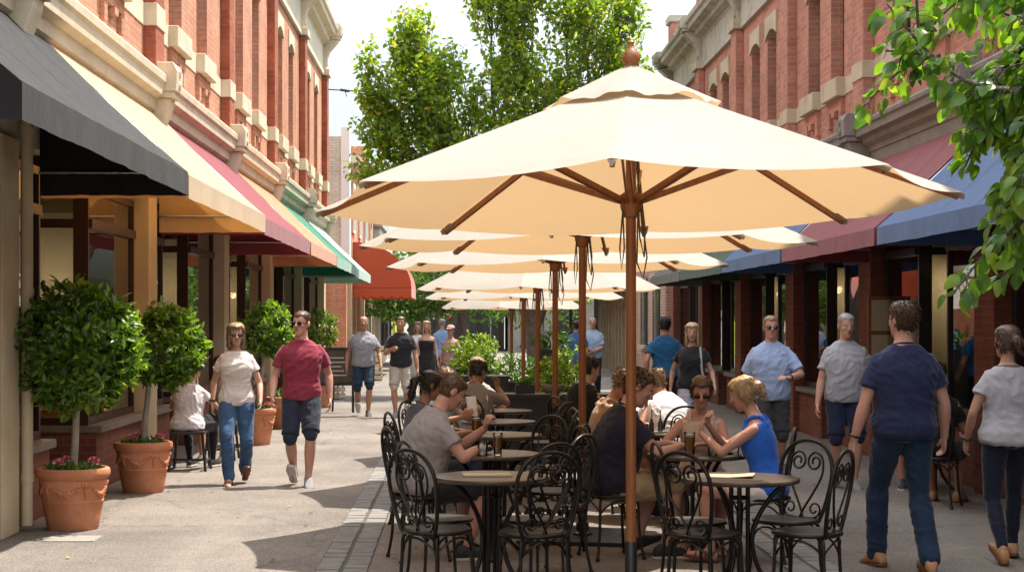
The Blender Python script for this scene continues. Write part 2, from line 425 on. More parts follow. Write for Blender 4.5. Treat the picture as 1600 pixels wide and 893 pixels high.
def ball_leaves(name, c, r, n, size, mat, parent, lump=.16, shell=.55, width=.45):
    """leafy ball made of sprigs: each sprig is a short shoot with a few leaves"""
    m = n//6
    d = unit(m)
    rad = (shell+(1-shell)*rng.random(m)**.6)
    lumps = np.array([noise.noise(V(x*2.3)+V((c[0]*3, c[1]*5, 1))) for x in d.tolist()] if False else [noise.noise(V((x[0]*2.3+c[1]*7, x[1]*2.3+5, x[2]*2.3))) for x in d])
    rad = rad*(1+lump*lumps*1.6)*np.where(rng.random(m) < .06, 1.13, 1)
    base = d*rad[:, None]*np.array(r)[None, :]
    P = np.repeat(base, 6, axis=0); G = np.repeat(d, 6, axis=0)
    G = G+np.array([0, 0, .35]); 
    Dl = G*0.8+unit(m*6)*.95
    k = np.tile(np.arange(6), m)[:, None]
    P = P+G*(k*.012)+unit(m*6)*.012
    Nn = G+unit(m*6)*.6
    s = size*(.6+.7*rng.random(m*6))
    me = leaf_mesh(name, P+np.array(c)[None, :], Dl, Nn, s, width, .3, .18)
    return link(me, name, mat, parent)
# ------------------------------------------------------------------ camera, light, sky
cam_d = bpy.data.cameras.new('camera'); cam = bpy.data.objects.new('camera', cam_d); COL.objects.link(cam)
cam.location = (0, 0, 1.7); cam.rotation_euler = (R(90), 0, 0)
cam_d.sensor_width = 36; cam_d.lens = 36*2600/1600
cam_d.shift_x = 80/1600; cam_d.shift_y = (500-446.5)/1600
cam_d.clip_start = .1; cam_d.clip_end = 2000
scene.camera = cam
SUN = V((.345, .225, .911)).normalized()
sd = bpy.data.lights.new('sun', 'SUN'); so = bpy.data.objects.new('sun', sd); COL.objects.link(so)
sd.energy = 3.05; sd.angle = R(.6); sd.color = (1, .93, .82)
so.rotation_euler = (-SUN).to_track_quat('-Z', 'Y').to_euler(); so.location = (10, 10, 30)
w = bpy.data.worlds.new('World'); scene.world = w; w.use_nodes = True
t = w.node_tree; t.nodes.clear()
sky = t.nodes.new('ShaderNodeTexSky'); sky.sky_type = 'NISHITA'; sky.sun_disc = False
sky.sun_elevation = math.asin(SUN.z); sky.sun_rotation = math.atan2(SUN.x, SUN.y); sky.air_density = 1; sky.dust_density = 2.2; sky.ozone_density = 1
co = t.nodes.new('ShaderNodeTexCoord').outputs['Generated']
mp = t.nodes.new('ShaderNodeMapping'); mp.inputs['Scale'].default_value = (1, 1, 2.6); t.links.new(co, mp.inputs[0])
cl = remap(t, noise_n(t, mp.outputs[0], 2.6, 8, .58, dist=.5), .36, .6, .35, .96)
sz = t.nodes.new('ShaderNodeSeparateXYZ'); t.links.new(co, sz.inputs[0])
lum = remap(t, sz.outputs[2], .12, .55, 3.5, 12.5)
white = mixc(t, 1.0, (.965, .985, 1.0), lum, 'MULTIPLY')
skyc = mixc(t, cl, sky.outputs[0], white)
bg = t.nodes.new('ShaderNodeBackground'); bg.inputs[1].default_value = .09
t.links.new(skyc, bg.inputs[0])
wo = t.nodes.new('ShaderNodeOutputWorld'); t.links.new(bg.outputs[0], wo.inputs[0])
scene.view_settings.view_transform = 'Standard'; scene.view_settings.look = 'None'
scene.view_settings.gamma = 1; scene.view_settings.exposure = 1.6; scene.view_settings.use_curve_mapping = False
scene.render.engine = 'CYCLES'
scene.cycles.use_denoising = True
scene.cycles.max_bounces = 7; scene.cycles.diffuse_bounces = 4; scene.cycles.glossy_bounces = 3; scene.cycles.transmission_bounces = 4; scene.cycles.transparent_max_bounces = 12
scene.cycles.caustics_reflective = False; scene.cycles.caustics_refractive = False
scene.cycles.sample_clamp_indirect = 6

# ------------------------------------------------------------------ ground
g = MB(); S = 700
g.add([(-S,-60,0),(S,-60,0),(S,S,0),(-S,S,0)], [(0,1,2,3)])
tag(g.build('ground', MT['asphalt']), kind='structure')
def paver_strip(name, x0, x1, y0, y1):
    base = MB(); base.box(x0, x1, y0, y1, -.02, .004); b = base
    b.m = [1]*len(b.f)
    mid = (x0+x1)/2
    for a, c in ((x0+.006, mid-.012), (mid+.012, x1-.006)):
        y = y0+random.random()*.1
        while y < y1:
            h = .155+random.random()*.06
            dz = .008+random.random()*.005; tl = (random.random()-.5)*.004
            j = (random.random()-.5)*.012
            x_0, x_1 = a+random.random()*.008, c-random.random()*.008
            vs = [(x_0,y,-.02),(x_1,y+j,-.02),(x_1,y+h+j,-.02),(x_0,y+h,-.02),(x_0,y,dz+tl),(x_1,y+j,dz),(x_1,y+h+j,dz-tl),(x_0,y+h,dz)]
            b.add(vs, [(0,3,2,1),(4,5,6,7),(0,1,5,4),(1,2,6,5),(2,3,7,6),(3,0,4,7)], 0)
            y += h+.008+random.random()*.006
    return tag(b.build(name, [MT['paver'], MT['joint']]), kind='structure')
paver_strip('paved_strip', -.99, -.63, 6, 36)
paver_strip('paved_strip', 2.22, 2.6, 6, 36)
pv = thing('drain_cover', 'pale worn concrete pit cover set in the footpath before the nearest pot', 'pit cover', (-3.02, 12.95, 0))
b = MB(); b.box(-.2, .2, -.17, .17, -.03, .006); b.box(-.19,-.17,-.16,.16,.006,.008); b.box(.17,.19,-.16,.16,.006,.008); b.build('slab', MT['conc'], pv)

# ------------------------------------------------------------------ generic facade
def profile(mb, Xf, pts, y0, y1, mi=0):
    mb.prism_y([(Xf(d), z) for d, z in pts], y0, y1, mi)

def bx(mb, Xf, d0, d1, y0, y1, z0, z1, mi=0): mb.box(Xf(d0), Xf(d1), y0, y1, z0, z1, mi)

def arch_block(mb, Xf, d0, d1, y0, y1, zs, zt, rise, mi=0, n=8):
    """lintel between zs and zt over the opening y0..y1, its underside a low arch"""
    pts = [(y0, zs)] if False else []
    for i in range(n+1):
        u = i/n
        pts.append((y0+(y1-y0)*u, zs+rise*(1-(2*u-1)**2)))
    pts += [(y1, zt), (y0, zt)]
    mb.prism_x(pts, Xf(d0), Xf(d1), mi)

def wall_with_windows(mb, Xf, d0, d1, y0, y1, z0, z1, wins, zw0, zw1):
    """wall slab with rectangular openings wins=[(ya,yb)] between zw0 and zw1"""
    bx(mb, Xf, d0, d1, y0, y1, z0, zw0); bx(mb, Xf, d0, d1, y0, y1, zw1, z1)
    y = y0
    for a, c in wins:
        bx(mb, Xf, d0, d1, y, a, zw0, zw1); y = c
    bx(mb, Xf, d0, d1, y, y1, zw0, zw1)

def window(parent, Xf, ya, yb, z0, z1, rise, frame_m, sill_m, apron, wall_m):
    fr = MB(); e = .07; dd = .17
    bx(fr, Xf, dd, dd+.06, ya, ya+e, z0, z1+rise); bx(fr, Xf, dd, dd+.06, yb-e, yb, z0, z1+rise)
    bx(fr, Xf, dd, dd+.06, ya+e, yb-e, z0, z0+.09); bx(fr, Xf, dd+.002, dd+.062, ya+e, yb-e, z1-.02, z1+rise)
    zm = (z0+z1)/2+.1
    bx(fr, Xf, dd-.015, dd+.045, ya+e, yb-e, zm, zm+.06)
    o = fr.build('window', frame_m, parent, world=True)
    p = MB(); bx(p, Xf, dd+.035, dd+.05, ya+e-.01, yb-e+.01, z0+.05, z1+.01); p.build('pane', MT['glass_up'], o, world=True)
    s = MB(); bx(s, Xf, -.13, .16, ya-.07, yb+.07, z0-.26, z0-.001)
    s.build('sill', sill_m, o, world=True, bevel=.012)
    if apron:
        q = MB(); m = (ya+yb)/2
        bx(q, Xf, -.05, .0, ya-.02, ya+.13, z0-.62, z0-.262); bx(q, Xf, -.05, .0, yb-.13, yb+.02, z0-.62, z0-.262)
        bx(q, Xf, -.049, .0, ya+.13, yb-.13, z0-.42, z0-.262); bx(q, Xf, -.07, .0, m-.09, m+.09, z0-.5, z0-.42)
        q.build('apron', wall_m, o, world=True)
    return o

def console(parent, Xf, yc, z0, z1, m, w=.34, proj=.3, scroll=True):
    b = MB()
    h = z1-z0
    pts = [(.0, z0), (-.06, z0+.02), (-.10, z0+.12), (-.12, z0+.25*h), (-.2, z0+.42*h), (-proj*.75, z0+.58*h), (-proj*.8, z0+.66*h), (.0, z0+.66*h)]
    profile(b, Xf, pts, yc-w*.36, yc+w*.36)
    bx(b, Xf, .0, -proj*.93, yc-w*.46, yc+w*.46, z0+.66*h, z0+.72*h)
    pts = [(.0, z0+.72*h), (-proj, z0+.72*h), (-proj*1.03, z0+.92*h), (-proj*.9, z1), (.0, z1)]
    profile(b, Xf, pts, yc-w*.5, yc+w*.5)
    for k in (-1, 0, 1):      # flutes on the lower leg
        bx(b, Xf, -.1, -.135, yc+k*w*.2-.018, yc+k*w*.2+.018, z0+.12, z0+.27*h)
    o = b.build('bracket', m, parent, world=True, bevel=.012)
    if scroll:
        r = MB()
        for k in range(2):
            cz = z0+h*(.785+.12*k)
            pts = [(Xf(-proj*1.03), yc+.045*math.cos(a)*(1-a/16), cz+.045*math.sin(a)*(1-a/16)) for a in [i*.5 for i in range(20)]]
            r.tube(pts, .014, 6)
        r.build('rosette', m, o, world=True, smooth=60)
    return o

CORN = lambda z0, z1, p: [(.0, z0), (-.04, z0), (-.05, z0+.06), (-p*.45, z0+.10), (-p*.5, z0+.45*(z1-z0)), (-p*.82, z0+.52*(z1-z0)), (-p*.86, z0+.74*(z1-z0)), (-p*.97, z0+.80*(z1-z0)), (-p, z1-.03), (-p*.9, z1), (.0, z1+.02)]

def shop_bay(parent, Xf, y0, y1, P):
    """one shopfront between two piers: window, recessed entry with angled return, window"""
    ztop = P['ztop']; sh = P['stall']; rec = P['rec']; L = y1-y0; dg = .14
    ya, yb = y0+L*P['a'], y0+L*P['b']
    for q in ((.03, .4, y0, ya), (.03, .4, yb, y1), (.4, rec, yb, yb+.2)):
        st = MB(); bx(st, Xf, *q, 0, sh); st.build('stall_riser', P['riser'], parent, world=True)
    for q in ((-.03, .3, y0, ya+.02), (-.03, .3, yb-.02, y1), (.3, rec, yb-.03, yb+.15)):
        sl = MB(); bx(sl, Xf, *q, sh, sh+.075); sl.build('shop_sill', MT['sill'], parent, world=True, bevel=.01)
    # timber frame
    f = P['frame']; zt = P['transom']
    fr = MB(); e = .045
    for (a, c) in ((y0, ya), (yb, y1)):
        for yy in (a, c-e): bx(fr, Xf, dg-.03, dg+.05, yy, yy+e, sh+.075, ztop)
        bx(fr, Xf, dg-.028, dg+.048, a+e, c-e, sh+.075, sh+.15); bx(fr, Xf, dg-.06, dg+.05, a+e, c-e, zt, zt+.09); bx(fr, Xf, dg-.028, dg+.048, a+e, c-e, ztop-.07, ztop)
    for (xa, xb) in ((dg+.05, dg+.12), (rec-.1, rec)):
        bx(fr, Xf, xa, xb, yb, yb+e, sh+.074, ztop)
    bx(fr, Xf, dg+.12, rec-.1, yb-.004, yb+.06, zt, zt+.09); bx(fr, Xf, dg+.12, rec-.1, yb, yb+e, sh+.074, sh+.15)
    for (xa, xb) in ((dg+.05, dg+.12), (rec-.1, rec)):
        bx(fr, Xf, xa, xb, ya-e, ya, .02, ztop)
    bx(fr, Xf, dg+.12, rec-.1, ya-e, ya, zt, zt+.09)
    bx(fr, Xf, .1, rec, ya-.03, yb+.03, ztop, ztop+.1)
    fro = fr.build('shopfront_frame', f, parent, world=True)
    for (a, c) in ((y0+e, ya-e), (yb+e, y1-e)):
        gl = MB(); bx(gl, Xf, dg, dg+.008, a, c, sh+.14, ztop-.06); gl.build('shop_glass', MT['glass'], fro, world=True)
    for (a, z) in ((yb+.02, sh+.14), (ya-.035, .1)):
        g2 = MB(); bx(g2, Xf, dg+.12, rec-.1, a, a+.008, z, ztop-.02); g2.build('return_glass', MT['glass'], fro, world=True)
    # door at the back of the recess
    d = MB(); e = .1; dy0, dy1 = ya, yb
    bx(d, Xf, rec-.03, rec+.03, dy0, dy0+e, 0.01, ztop); bx(d, Xf, rec-.03, rec+.03, dy1-e, dy1, 0.01, ztop); bx(d, Xf, rec-.03, rec+.03, dy0+e, dy1-e, 0.01, .3); bx(d, Xf, rec-.03, rec+.03, dy0+e, dy1-e, 2.15, 2.3); bx(d, Xf, rec-.03, rec+.03, dy0+e, dy1-e, ztop-.08, ztop)
    mid = (dy0+dy1)/2; bx(d, Xf, rec-.028, rec+.028, mid-.06, mid+.06, .3, 2.15)
    do = d.build('door', f, parent, world=True)
    gd = MB(); bx(gd, Xf, rec-.004, rec+.004, dy0+e, dy1-e, .3, ztop-.08); gd.build('door_glass', MT['glass'], do, world=True)
    hh = MB(); hh.tube([(Xf(rec-.08), mid+.09, .95), (Xf(rec-.08), mid+.09, 1.25)], .012, 8); hh.build('handle', MT['steel'], do, world=True, smooth=60)
    # inside
    ip = MB(); bx(ip, Xf, dg+.3, rec+1.2, y1-.3, y1-.26, .02, 2.9); ip.build('interior_partition', MT['int_panel'], parent, world=True)
    ip = MB(); bx(ip, Xf, .30, .33, y1-.62, y1-.1, .75, 2.9); ip.build('window_blind', MT['int_panel'], parent, world=True)
    tb = MB()
    for yy in (y0+.55, (yb+y1)/2):
        tb.box(Xf(.75), Xf(1.35), yy-.3, yy+.3, .72, .76); tb.box(Xf(1.02), Xf(1.08), yy-.03, yy+.03, 0, .72)
        for s in (-1, 1):
            tb.box(Xf(.85), Xf(1.25), yy+s*.62-.2, yy+s*.62+.2, .43, .47); tb.box(Xf(.85), Xf(1.25), yy+s*.82-.02, yy+s*.82+.02, .47, .92)
            for q in (.87, 1.23): tb.box(Xf(q-.015), Xf(q+.015), yy+s*.5-.015, yy+s*.5+.015, 0, .43); tb.box(Xf(q-.015), Xf(q+.015), yy+s*.8-.015, yy+s*.8+.015, 0, .43)
    tb.build('interior_furniture', MT['int_wood'], parent, world=True)
    if P.get('lamp'):
        lm = MB()
        ly = yb+.75
        lm.lathe([(.02, .16), (.05, .14), (.16, .0), (.15, .0), (.045, .12)], 16, (Xf(.95), ly, 2.25)); lo = lm.build('pendant_lamp', MT['lamp'], parent, world=True, smooth=50)
        c = MB(); c.tube([(Xf(.95), ly, 2.4), (Xf(.95), ly, 3.25)], .006, 6); c.build('lamp_cord', MT['black'], lo, world=True)
        pl_ = bpy.data.lights.new('pendant_light', 'POINT'); pl_.energy = P['lamp']; pl_.color = (1, .82, .6); pl_.shadow_soft_size = .07
        po_ = bpy.data.objects.new('pendant_light', pl_); COL.objects.link(po_); po_.location = (Xf(.95), ly, 2.2)

def terrace(name, label, Xf, lines, yend, Z, mats, wins, P, depth=9.0, pier_w=.5, loc=(0,0,0)):
    b = thing(name, label, 'building', loc)
    y0 = lines[0]-.3
    W = []
    for i in range(len(lines)-1):
        for a, c in wins: W.append((lines[i]+a, lines[i]+c))
    wl = MB(); wall_with_windows(wl, Xf, 0, .35, y0, yend, Z['brick0'], Z['brick1'], W, Z['w0'], Z['w1']+Z['rise']+.02)
    wl.build('upper_wall', mats['brick'], b, world=True)
    en = MB(); bx(en, Xf, .35, depth, yend-.35, yend, 0, Z['par']); bx(en, Xf, .35, depth, y0, y0+.35, 0, Z['par']); bx(en, Xf, depth-.3, depth, y0+.35, yend-.35, 0, Z['par'])
    en.build('end_wall', mats['brick'], b, world=True)
    rf = MB(); bx(rf, Xf, .35, depth-.3, y0+.35, yend-.35, Z['cor1']-.3, Z['cor1']-.15); rf.build('roof', MT['roof'], b, world=True)
    fl = MB(); bx(fl, Xf, .3, depth-.3, y0+.35, yend-.35, 3.3, 3.5); bx(fl, Xf, 3.2, 3.3, y0+.35, yend-.35, .01, 3.3); bx(fl, Xf, .05, .3, y0, yend, P['ztop']+.1, Z['brick0'])
    fl.build('interior_wall', MT['int_wall'], b, world=True)
    f2 = MB(); bx(f2, Xf, .35, 3.2, y0+.35, yend-.35, .0, .02); f2.build('interior_floor', MT['int_floor'], b, world=True)
    # frieze, band, cornices
    fz = MB(); bx(fz, Xf, -.02, .05, y0, yend, P['ztop']+.1, Z['lc0']); fz.build('shop_fascia', mats['fascia'], b, world=True)
    lc = MB(); profile(lc, Xf, CORN(Z['lc0'], Z['lc1'], .26), y0, yend); lc.build('lower_cornice', mats['lcorn'], b, world=True)
    bd = MB(); ys = y0
    bx(bd, Xf, -.012, .02, y0, yend, Z['band0'], Z['band1']); bd.build('string_course', mats['stone'], b, world=True)
    up = MB(); bx(up, Xf, -.03, .1, y0, yend, Z['brick1'], Z['cor0']); bx(up, Xf, -.07, .1, y0, yend, Z['brick1']-.1, Z['brick1']); up.build('frieze', mats['frieze'], b, world=True)
    uc = MB(); profile(uc, Xf, CORN(Z['cor0'], Z['cor1'], .42), y0, yend+.05); uc.build('upper_cornice', mats['ucorn'], b, world=True)
    pr = MB(); bx(pr, Xf, .0, .3, y0, yend, Z['cor1']+.02, Z['par']-.1); pr.build('parapet', mats['brick'], b, world=True)
    pc = MB(); bx(pc, Xf, -.06, .36, y0, yend, Z['par']-.1, Z['par']); pc.build('parapet_coping', mats['ucorn'], b, world=True)
    for i, y in enumerate(lines):
        yc = y if i < len(lines)-1 else min(y, yend-.27)
        p = MB(); bx(p, Xf, -.14, .0, yc-.27, yc+.27, Z['brick0'], Z['brick1']-.1); po = p.build('pilaster', mats['pilaster'], b, world=True, bevel=.01)
        q = MB(); bx(q, Xf, -.155, .0, yc-.285, yc+.285, Z['band0'], Z['band1']); q.build('pilaster_band', mats['stone'], po, world=True, bevel=.008)
        q = MB(); bx(q, Xf, -.2, .0, yc-.32, yc+.32, Z['brick1']-.098, Z['brick1']+.06); q.build('pilaster_capital', mats['stone'], po, world=True, bevel=.008)
        console(b, Xf, yc, Z['lc0']-.55, Z['lc1']+.14, mats['cons'], .42, .36)
        console(b, Xf, yc, Z['brick1']+.05, Z['cor1']+.1, mats['ucorn'], .42, .5)
        pp = MB(); bx(pp, Xf, -.1, .35, yc-.3, yc+.3, Z['cor1']+.02, Z['par']+.3); pp.build('parapet_pier', mats['pilaster'], b, world=True)
        pk = MB(); bx(pk, Xf, -.16, .41, yc-.36, yc+.36, Z['par']+.3, Z['par']+.45); pk.build('pier_cap', mats['ucorn'], b, world=True)
        s = MB(); h = pier_w/2
        bx(s, Xf, -.06, .42, yc-h, yc+h, 0, P['ztop']+.1)
        so_ = s.build('shop_pier', mats['pier'], b, world=True, bevel=.012)
        if mats.get('plinth'):
            k = MB(); bx(k, Xf, -.1, .3, yc-h-.03, yc+h+.03, 0, .42); bx(k, Xf, -.085, .3, yc-h-.015, yc+h+.015, .42, .5); bx(k, Xf, -.09, .3, yc-h-.02, yc+h+.02, 1.5, 1.56); k.build('plinth', mats['plinth'], so_, world=True, bevel=.02)
    for i in range(len(lines)-1):
        yb = min(lines[i+1], yend-.27)
        P2 = dict(P); P2['lamp'] = P['lamp'] if i in P['lit'] else 0
        shop_bay(b, Xf, lines[i]+pier_w/2, yb-pier_w/2, P2)
        for a, c in wins:
            wy0, wy1 = lines[i]+a, lines[i]+c
            wo_ = window(b, Xf, wy0, wy1, Z['w0'], Z['w1'], Z['rise'], mats['wframe'], mats['stone'], True, mats['brick'])
            l = MB(); arch_block(l, Xf, -.03, .16, wy0-.09, wy1+.09, Z['w1']-.04, Z['w1']+.34, Z['rise']+.03)
            l.build('lintel', mats['stone'], wo_, world=True)
    return b

XL = lambda d: -3.6-d
XR = lambda d: 5.15+d
linesL = [1.0, 7.05, 13.1, 19.15, 25.2, 31.25, 37.3, 43.35]
bL = terrace('brick_terrace', 'orange red brick terrace with cream cornices lit by the sun, behind the potted trees', XL, linesL, 44.3,
    dict(brick0=4.5, brick1=8.13, w0=5.32, w1=7.42, rise=.12, lc0=4.0, lc1=4.5, band0=5.04, band1=5.3, cor0=8.8, cor1=9.3, par=10.0),
    dict(brick=MT['brick_l'], pilaster=MT['brick_dark'], stone=MT['stone_l'], fascia=MT['stone_frieze'], lcorn=MT['stone_l'], frieze=MT['stone_frieze'], ucorn=MT['stone_l'], cons=MT['stone_l'], pier=MT['pier_cream'], plinth=None, wframe=MT['stone_l']),
    [(1.35, 2.3), (3.5, 4.45)],
    dict(ztop=3.05, stall=.58, rec=1.15, a=.24, b=.58, riser=MT['brick_pier'], frame=MT['trim_dark'], transom=2.62, lamp=20, lit=(1, 2, 3, 4)), loc=(-3.6, 20, 0))
linesR = [1.8, 6.6, 11.4, 16.2, 21.0, 25.8, 30.6, 35.4, 40.2]
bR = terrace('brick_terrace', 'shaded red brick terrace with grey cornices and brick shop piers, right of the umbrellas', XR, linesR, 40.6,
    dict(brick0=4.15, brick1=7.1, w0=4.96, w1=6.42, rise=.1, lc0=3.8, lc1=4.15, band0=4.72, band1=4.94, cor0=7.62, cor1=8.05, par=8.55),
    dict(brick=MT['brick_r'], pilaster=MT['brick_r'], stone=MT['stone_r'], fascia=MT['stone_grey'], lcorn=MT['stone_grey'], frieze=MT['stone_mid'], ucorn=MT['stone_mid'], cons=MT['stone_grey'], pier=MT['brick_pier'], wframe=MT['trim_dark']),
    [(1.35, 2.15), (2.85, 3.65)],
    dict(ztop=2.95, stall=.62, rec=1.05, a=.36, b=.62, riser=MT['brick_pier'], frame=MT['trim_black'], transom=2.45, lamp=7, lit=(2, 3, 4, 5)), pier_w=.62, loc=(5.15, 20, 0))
# downpipe and conduit on the first visible pier
dp = MB(); dp.tube([(XL(-.1), 13.42, .05), (XL(-.1), 13.42, 3.9)], .05, 10)
for z in (.4, 1.9, 3.2): dp.tube([(XL(-.1), 13.42, z), (XL(-.1), 13.42, z+.06)], .058, 10)
dp.build('downpipe', MT['pier_cream'], bL, world=True, smooth=50)

# ------------------------------------------------------------------ awnings
def awning(label, Xf, y0, y1, zt, zb, proj, vh, mat, seams=5, group='shop awnings along the street', wavy=0):
    a = thing('shop_awning', label, 'awning', (Xf(0), (y0+y1)/2, zb))
    d0 = -.03; zv = zb+vh
    c = MB(); nx, ny = 8, 14
    rows = []
    for i in range(nx+1):
        u = i/nx
        row = []
        for j in range(ny+1):
            v = j/ny
            sag = -.035*math.sin(PI*u)*1.0+.006*noise.noise(V((u*4, v*9, y0)))
            row.append((Xf(d0-(proj+d0)*u*1.0), y0+(y1-y0)*v, zt+(zv-zt)*u+sag))
        rows.append(row)
    vs = [p for r in rows for p in r]
    fs = [(i*(ny+1)+j, i*(ny+1)+j+1, (i+1)*(ny+1)+j+1, (i+1)*(ny+1)+j) for i in range(nx) for j in range(ny)]
    c.add(vs, fs)
    for k in range(1, seams):       # stitched seams
        yy = y0+(y1-y0)*k/seams
        c.add([(Xf(d0), yy-.009, zt+.002), (Xf(d0), yy+.009, zt+.002), (Xf(-proj), yy+.009, zv+.003), (Xf(-proj), yy-.009, zv+.003)], [(0,1,2,3)])
    co_ = c.build('canopy', mat, a, world=True, smooth=50)
    v = MB(); n = 64
    def strip(p0, p1):
        top = []; bot = []
        for i in range(n+1):
            u = i/n; x = p0[0]+(p1[0]-p0[0])*u; y = p0[1]+(p1[1]-p0[1])*u
            wv = .02*noise.noise(V((u*math.hypot(p1[0]-p0[0], p1[1]-p0[1])*1.6, p0[1], 0)))+.012*noise.noise(V((u*math.hypot(p1[0]-p0[0], p1[1]-p0[1])*6, p0[1], 3)))
            nx_, ny_ = (p1[1]-p0[1]), -(p1[0]-p0[0]); l = math.hypot(nx_, ny_)+1e-9
            sc = wavy*abs(math.sin(u*PI*10)) if wavy else 0
            top.append((x, y, zv)); bot.append((x+nx_/l*wv, y+ny_/l*wv, zb+sc+.008*noise.noise(V((u*9, p0[1], 7)))))
        v.add(top+bot, [(i, i+1, n+2+i, n+1+i) for i in range(n)])
    strip((Xf(-proj), y0), (Xf(-proj), y1)); strip((Xf(-.02), y0), (Xf(-proj), y0)); strip((Xf(-proj), y1), (Xf(-.02), y1))
    v.build('valance', mat, a, world=True, smooth=60)
    for yy in (y0+.002, y1-.002):
        g_ = MB(); g_.add([(Xf(-.02), yy, zv), (Xf(-proj+.01), yy, zv), (Xf(-.02), yy, zt-.03)], [(0,1,2)]); g_.build('side_gusset', mat, a, world=True)
    f = MB()
    f.tube([(Xf(-proj+.02), y0+.03, zv-.01), (Xf(-proj+.02), y1-.03, zv-.01)], .014, 8)
    for yy in (y0+.03, y1-.03):
        f.tube([(Xf(-.02), yy, zv-.01), (Xf(-proj+.02), yy, zv-.01)], .014, 8)
        f.tube([(Xf(-.02), yy, zt-.05), (Xf(-proj+.02), yy, zv-.01)], .012, 8)
    f.build('frame_rod', MT['steel'], a, world=True, smooth=60)
    return a
awning('dusty black canvas awning at the near left, over the nearest potted tree', XL, 8.8, 14.15, 4.12, 2.76, 1.28, .2, MT['awn_black'], 4)
awning('cream canvas awning with orange glowing underside beside the black one', XL, 14.2, 19.75, 4.12, 2.74, 1.28, .2, MT['awn_cream'], 5)
awning('maroon awning on the sunlit terrace between cream and terracotta ones', XL, 19.85, 25.9, 4.1, 2.72, 1.26, .2, MT['awn_maroon'], 5)
awning('faded terracotta awning between the maroon and the emerald green awnings', XL, 26.0, 31.4, 4.1, 2.72, 1.26, .2, MT['awn_peach'], 5)
awning('emerald green awning on the sunlit terrace, beyond the terracotta one', XL, 31.5, 37.2, 4.05, 2.7, 1.26, .2, MT['awn_green'], 5)
awning('pale grey green awning at the far end of the sunlit terrace', XL, 37.25, 43.2, 4.05, 2.66, 1.26, .2, MT['awn_pale'], 5)
awning('blue awning nearest on the right, half hidden by overhanging leaves', XR, 10.9, 16.0, 3.66, 2.42, 1.15, .17, MT['awn_blue'], 5)
awning('maroon awning on the shaded terrace, between two blue awnings', XR, 16.1, 20.75, 3.66, 2.42, 1.15, .17, MT['awn_maroon'], 5)
awning('blue awning beyond the maroon one on the shaded terrace', XR, 20.85, 25.5, 3.66, 2.42, 1.15, .17, MT['awn_blue'], 5)
awning('bottle green awning on the shaded terrace, beyond the farther blue one', XR, 25.6, 30.4, 3.6, 2.42, 1.15, .17, MT['awn_dgreen'], 5)
awning('grey green awning farthest along the shaded terrace', XR, 30.5, 35.2, 3.6, 2.42, 1.15, .17, MT['awn_grey'], 5)

# ------------------------------------------------------------------ far buildings, left
XL2 = lambda d: -3.25-d
b2 = thing('painted_shop', 'two storey shop with flaking white brick end wall and red arched awning', 'building', (-3.25, 50, 0))
m = MB(); m.box(-12, -3.28, 48.0, 48.35, 3.1, 7.0); m.build('white_end_wall', MT['brick_white'], b2, world=True)
m = MB(); m.box(-3.45, -3.2, 47.92, 48.4, 3.0, 7.25); m.build('corner_strip', MT['white'], b2, world=True)
m = MB(); m.box(-12, -3.3, 47.95, 48.35, 0, 3.1); m.build('end_wall_base', MT['brick_l'], b2, world=True)
m = MB(); m.box(-3.6, -3.25, 48.35, 62, 4.0, 6.4); m.box(-12, -11.7, 48.35, 62, 0, 6.4); m.box(-12, -3.25, 61.7, 62, 0, 6.4); m.build('brick_wall', MT['brick_l'], b2, world=True)
m = MB(); m.box(-3.75, -3.1, 53.6, 54.4, 6.4, 7.3); m.build('chimney', MT['brick_l'], b2, world=True)
m = MB(); m.box(-5.0, -4.3, 50, 50.8, 5, 6.9); m.build('chimney', MT['brick_l'], b2, world=True)
m = MB(); profile(m, XL2, CORN(6.1, 6.5, .3), 48.4, 62); m.build('cornice', MT['stone_l'], b2, world=True)
for y in (49.5, 52.6, 55.7, 58.8):
    m = MB(); m.box(-3.24, -3.19, y, y+1.1, 4.3, 5.8); wn = m.build('window', MT['stone_frieze'], b2, world=True)
    m = MB(); m.box(-3.19, -3.185, y+.14, y+.96, 4.42, 5.66); m.build('pane', MT['glass_up'], wn, world=True)
for y in (48.5, 50.5, 52.6, 54.8, 57.0, 59.2, 61.4):
    m = MB(); m.box(-3.5, -3.18, y, y+.28, 0, 4.0); m.build('shop_pier', MT['pier_cream'], b2, world=True)
m = MB(); m.box(-3.62, -3.55, 48.8, 61.4, .5, 4.0); m.build('shop_window', MT['glass_up'], b2, world=True)
m = MB(); m.box(-11.7, -3.6, 48.35, 61.7, 5.8, 5.95); m.build('roof', MT['roof'], b2, world=True)
# arched red awning
ra = thing('arched_awning', 'tomato red arched awning with scalloped edge over the far left shop', 'awning', (-3.2, 51, 2.4), group='shop awnings along the street')
m = MB(); n = 12; y0, y1 = 48.9, 53.6; pr = 1.75
pts = [(-3.2+pr*math.sin(PI/2*i/n), 2.65+1.35*math.cos(PI/2*i/n)) for i in range(n+1)]
m.add([(x, y0, z) for x, z in pts]+[(x, y1, z) for x, z in pts], [(i, i+1, n+2+i, n+1+i) for i in range(n)])
m.add([(-3.2, y0, 2.65)]+[(x, y0, z) for x, z in pts], [tuple(range(n+2))]); m.add([(-3.2, y1, 2.65)]+[(x, y1, z) for x, z in pts], [tuple(range(n+2))])
m.build('canopy', MT['awn_red'], ra, world=True, smooth=50)
m = MB()
def scal(p0, p1, k):
    q = k*6; top = []; bot = []
    for i in range(q+1):
        u = i/q; x = p0[0]+(p1[0]-p0[0])*u; y = p0[1]+(p1[1]-p0[1])*u
        top.append((x, y, 2.66)); bot.append((x, y, 2.42-.07*abs(math.sin(u*PI*k))))
    m.add(top+bot, [(i, i+1, q+2+i, q+1+i) for i in range(q)])
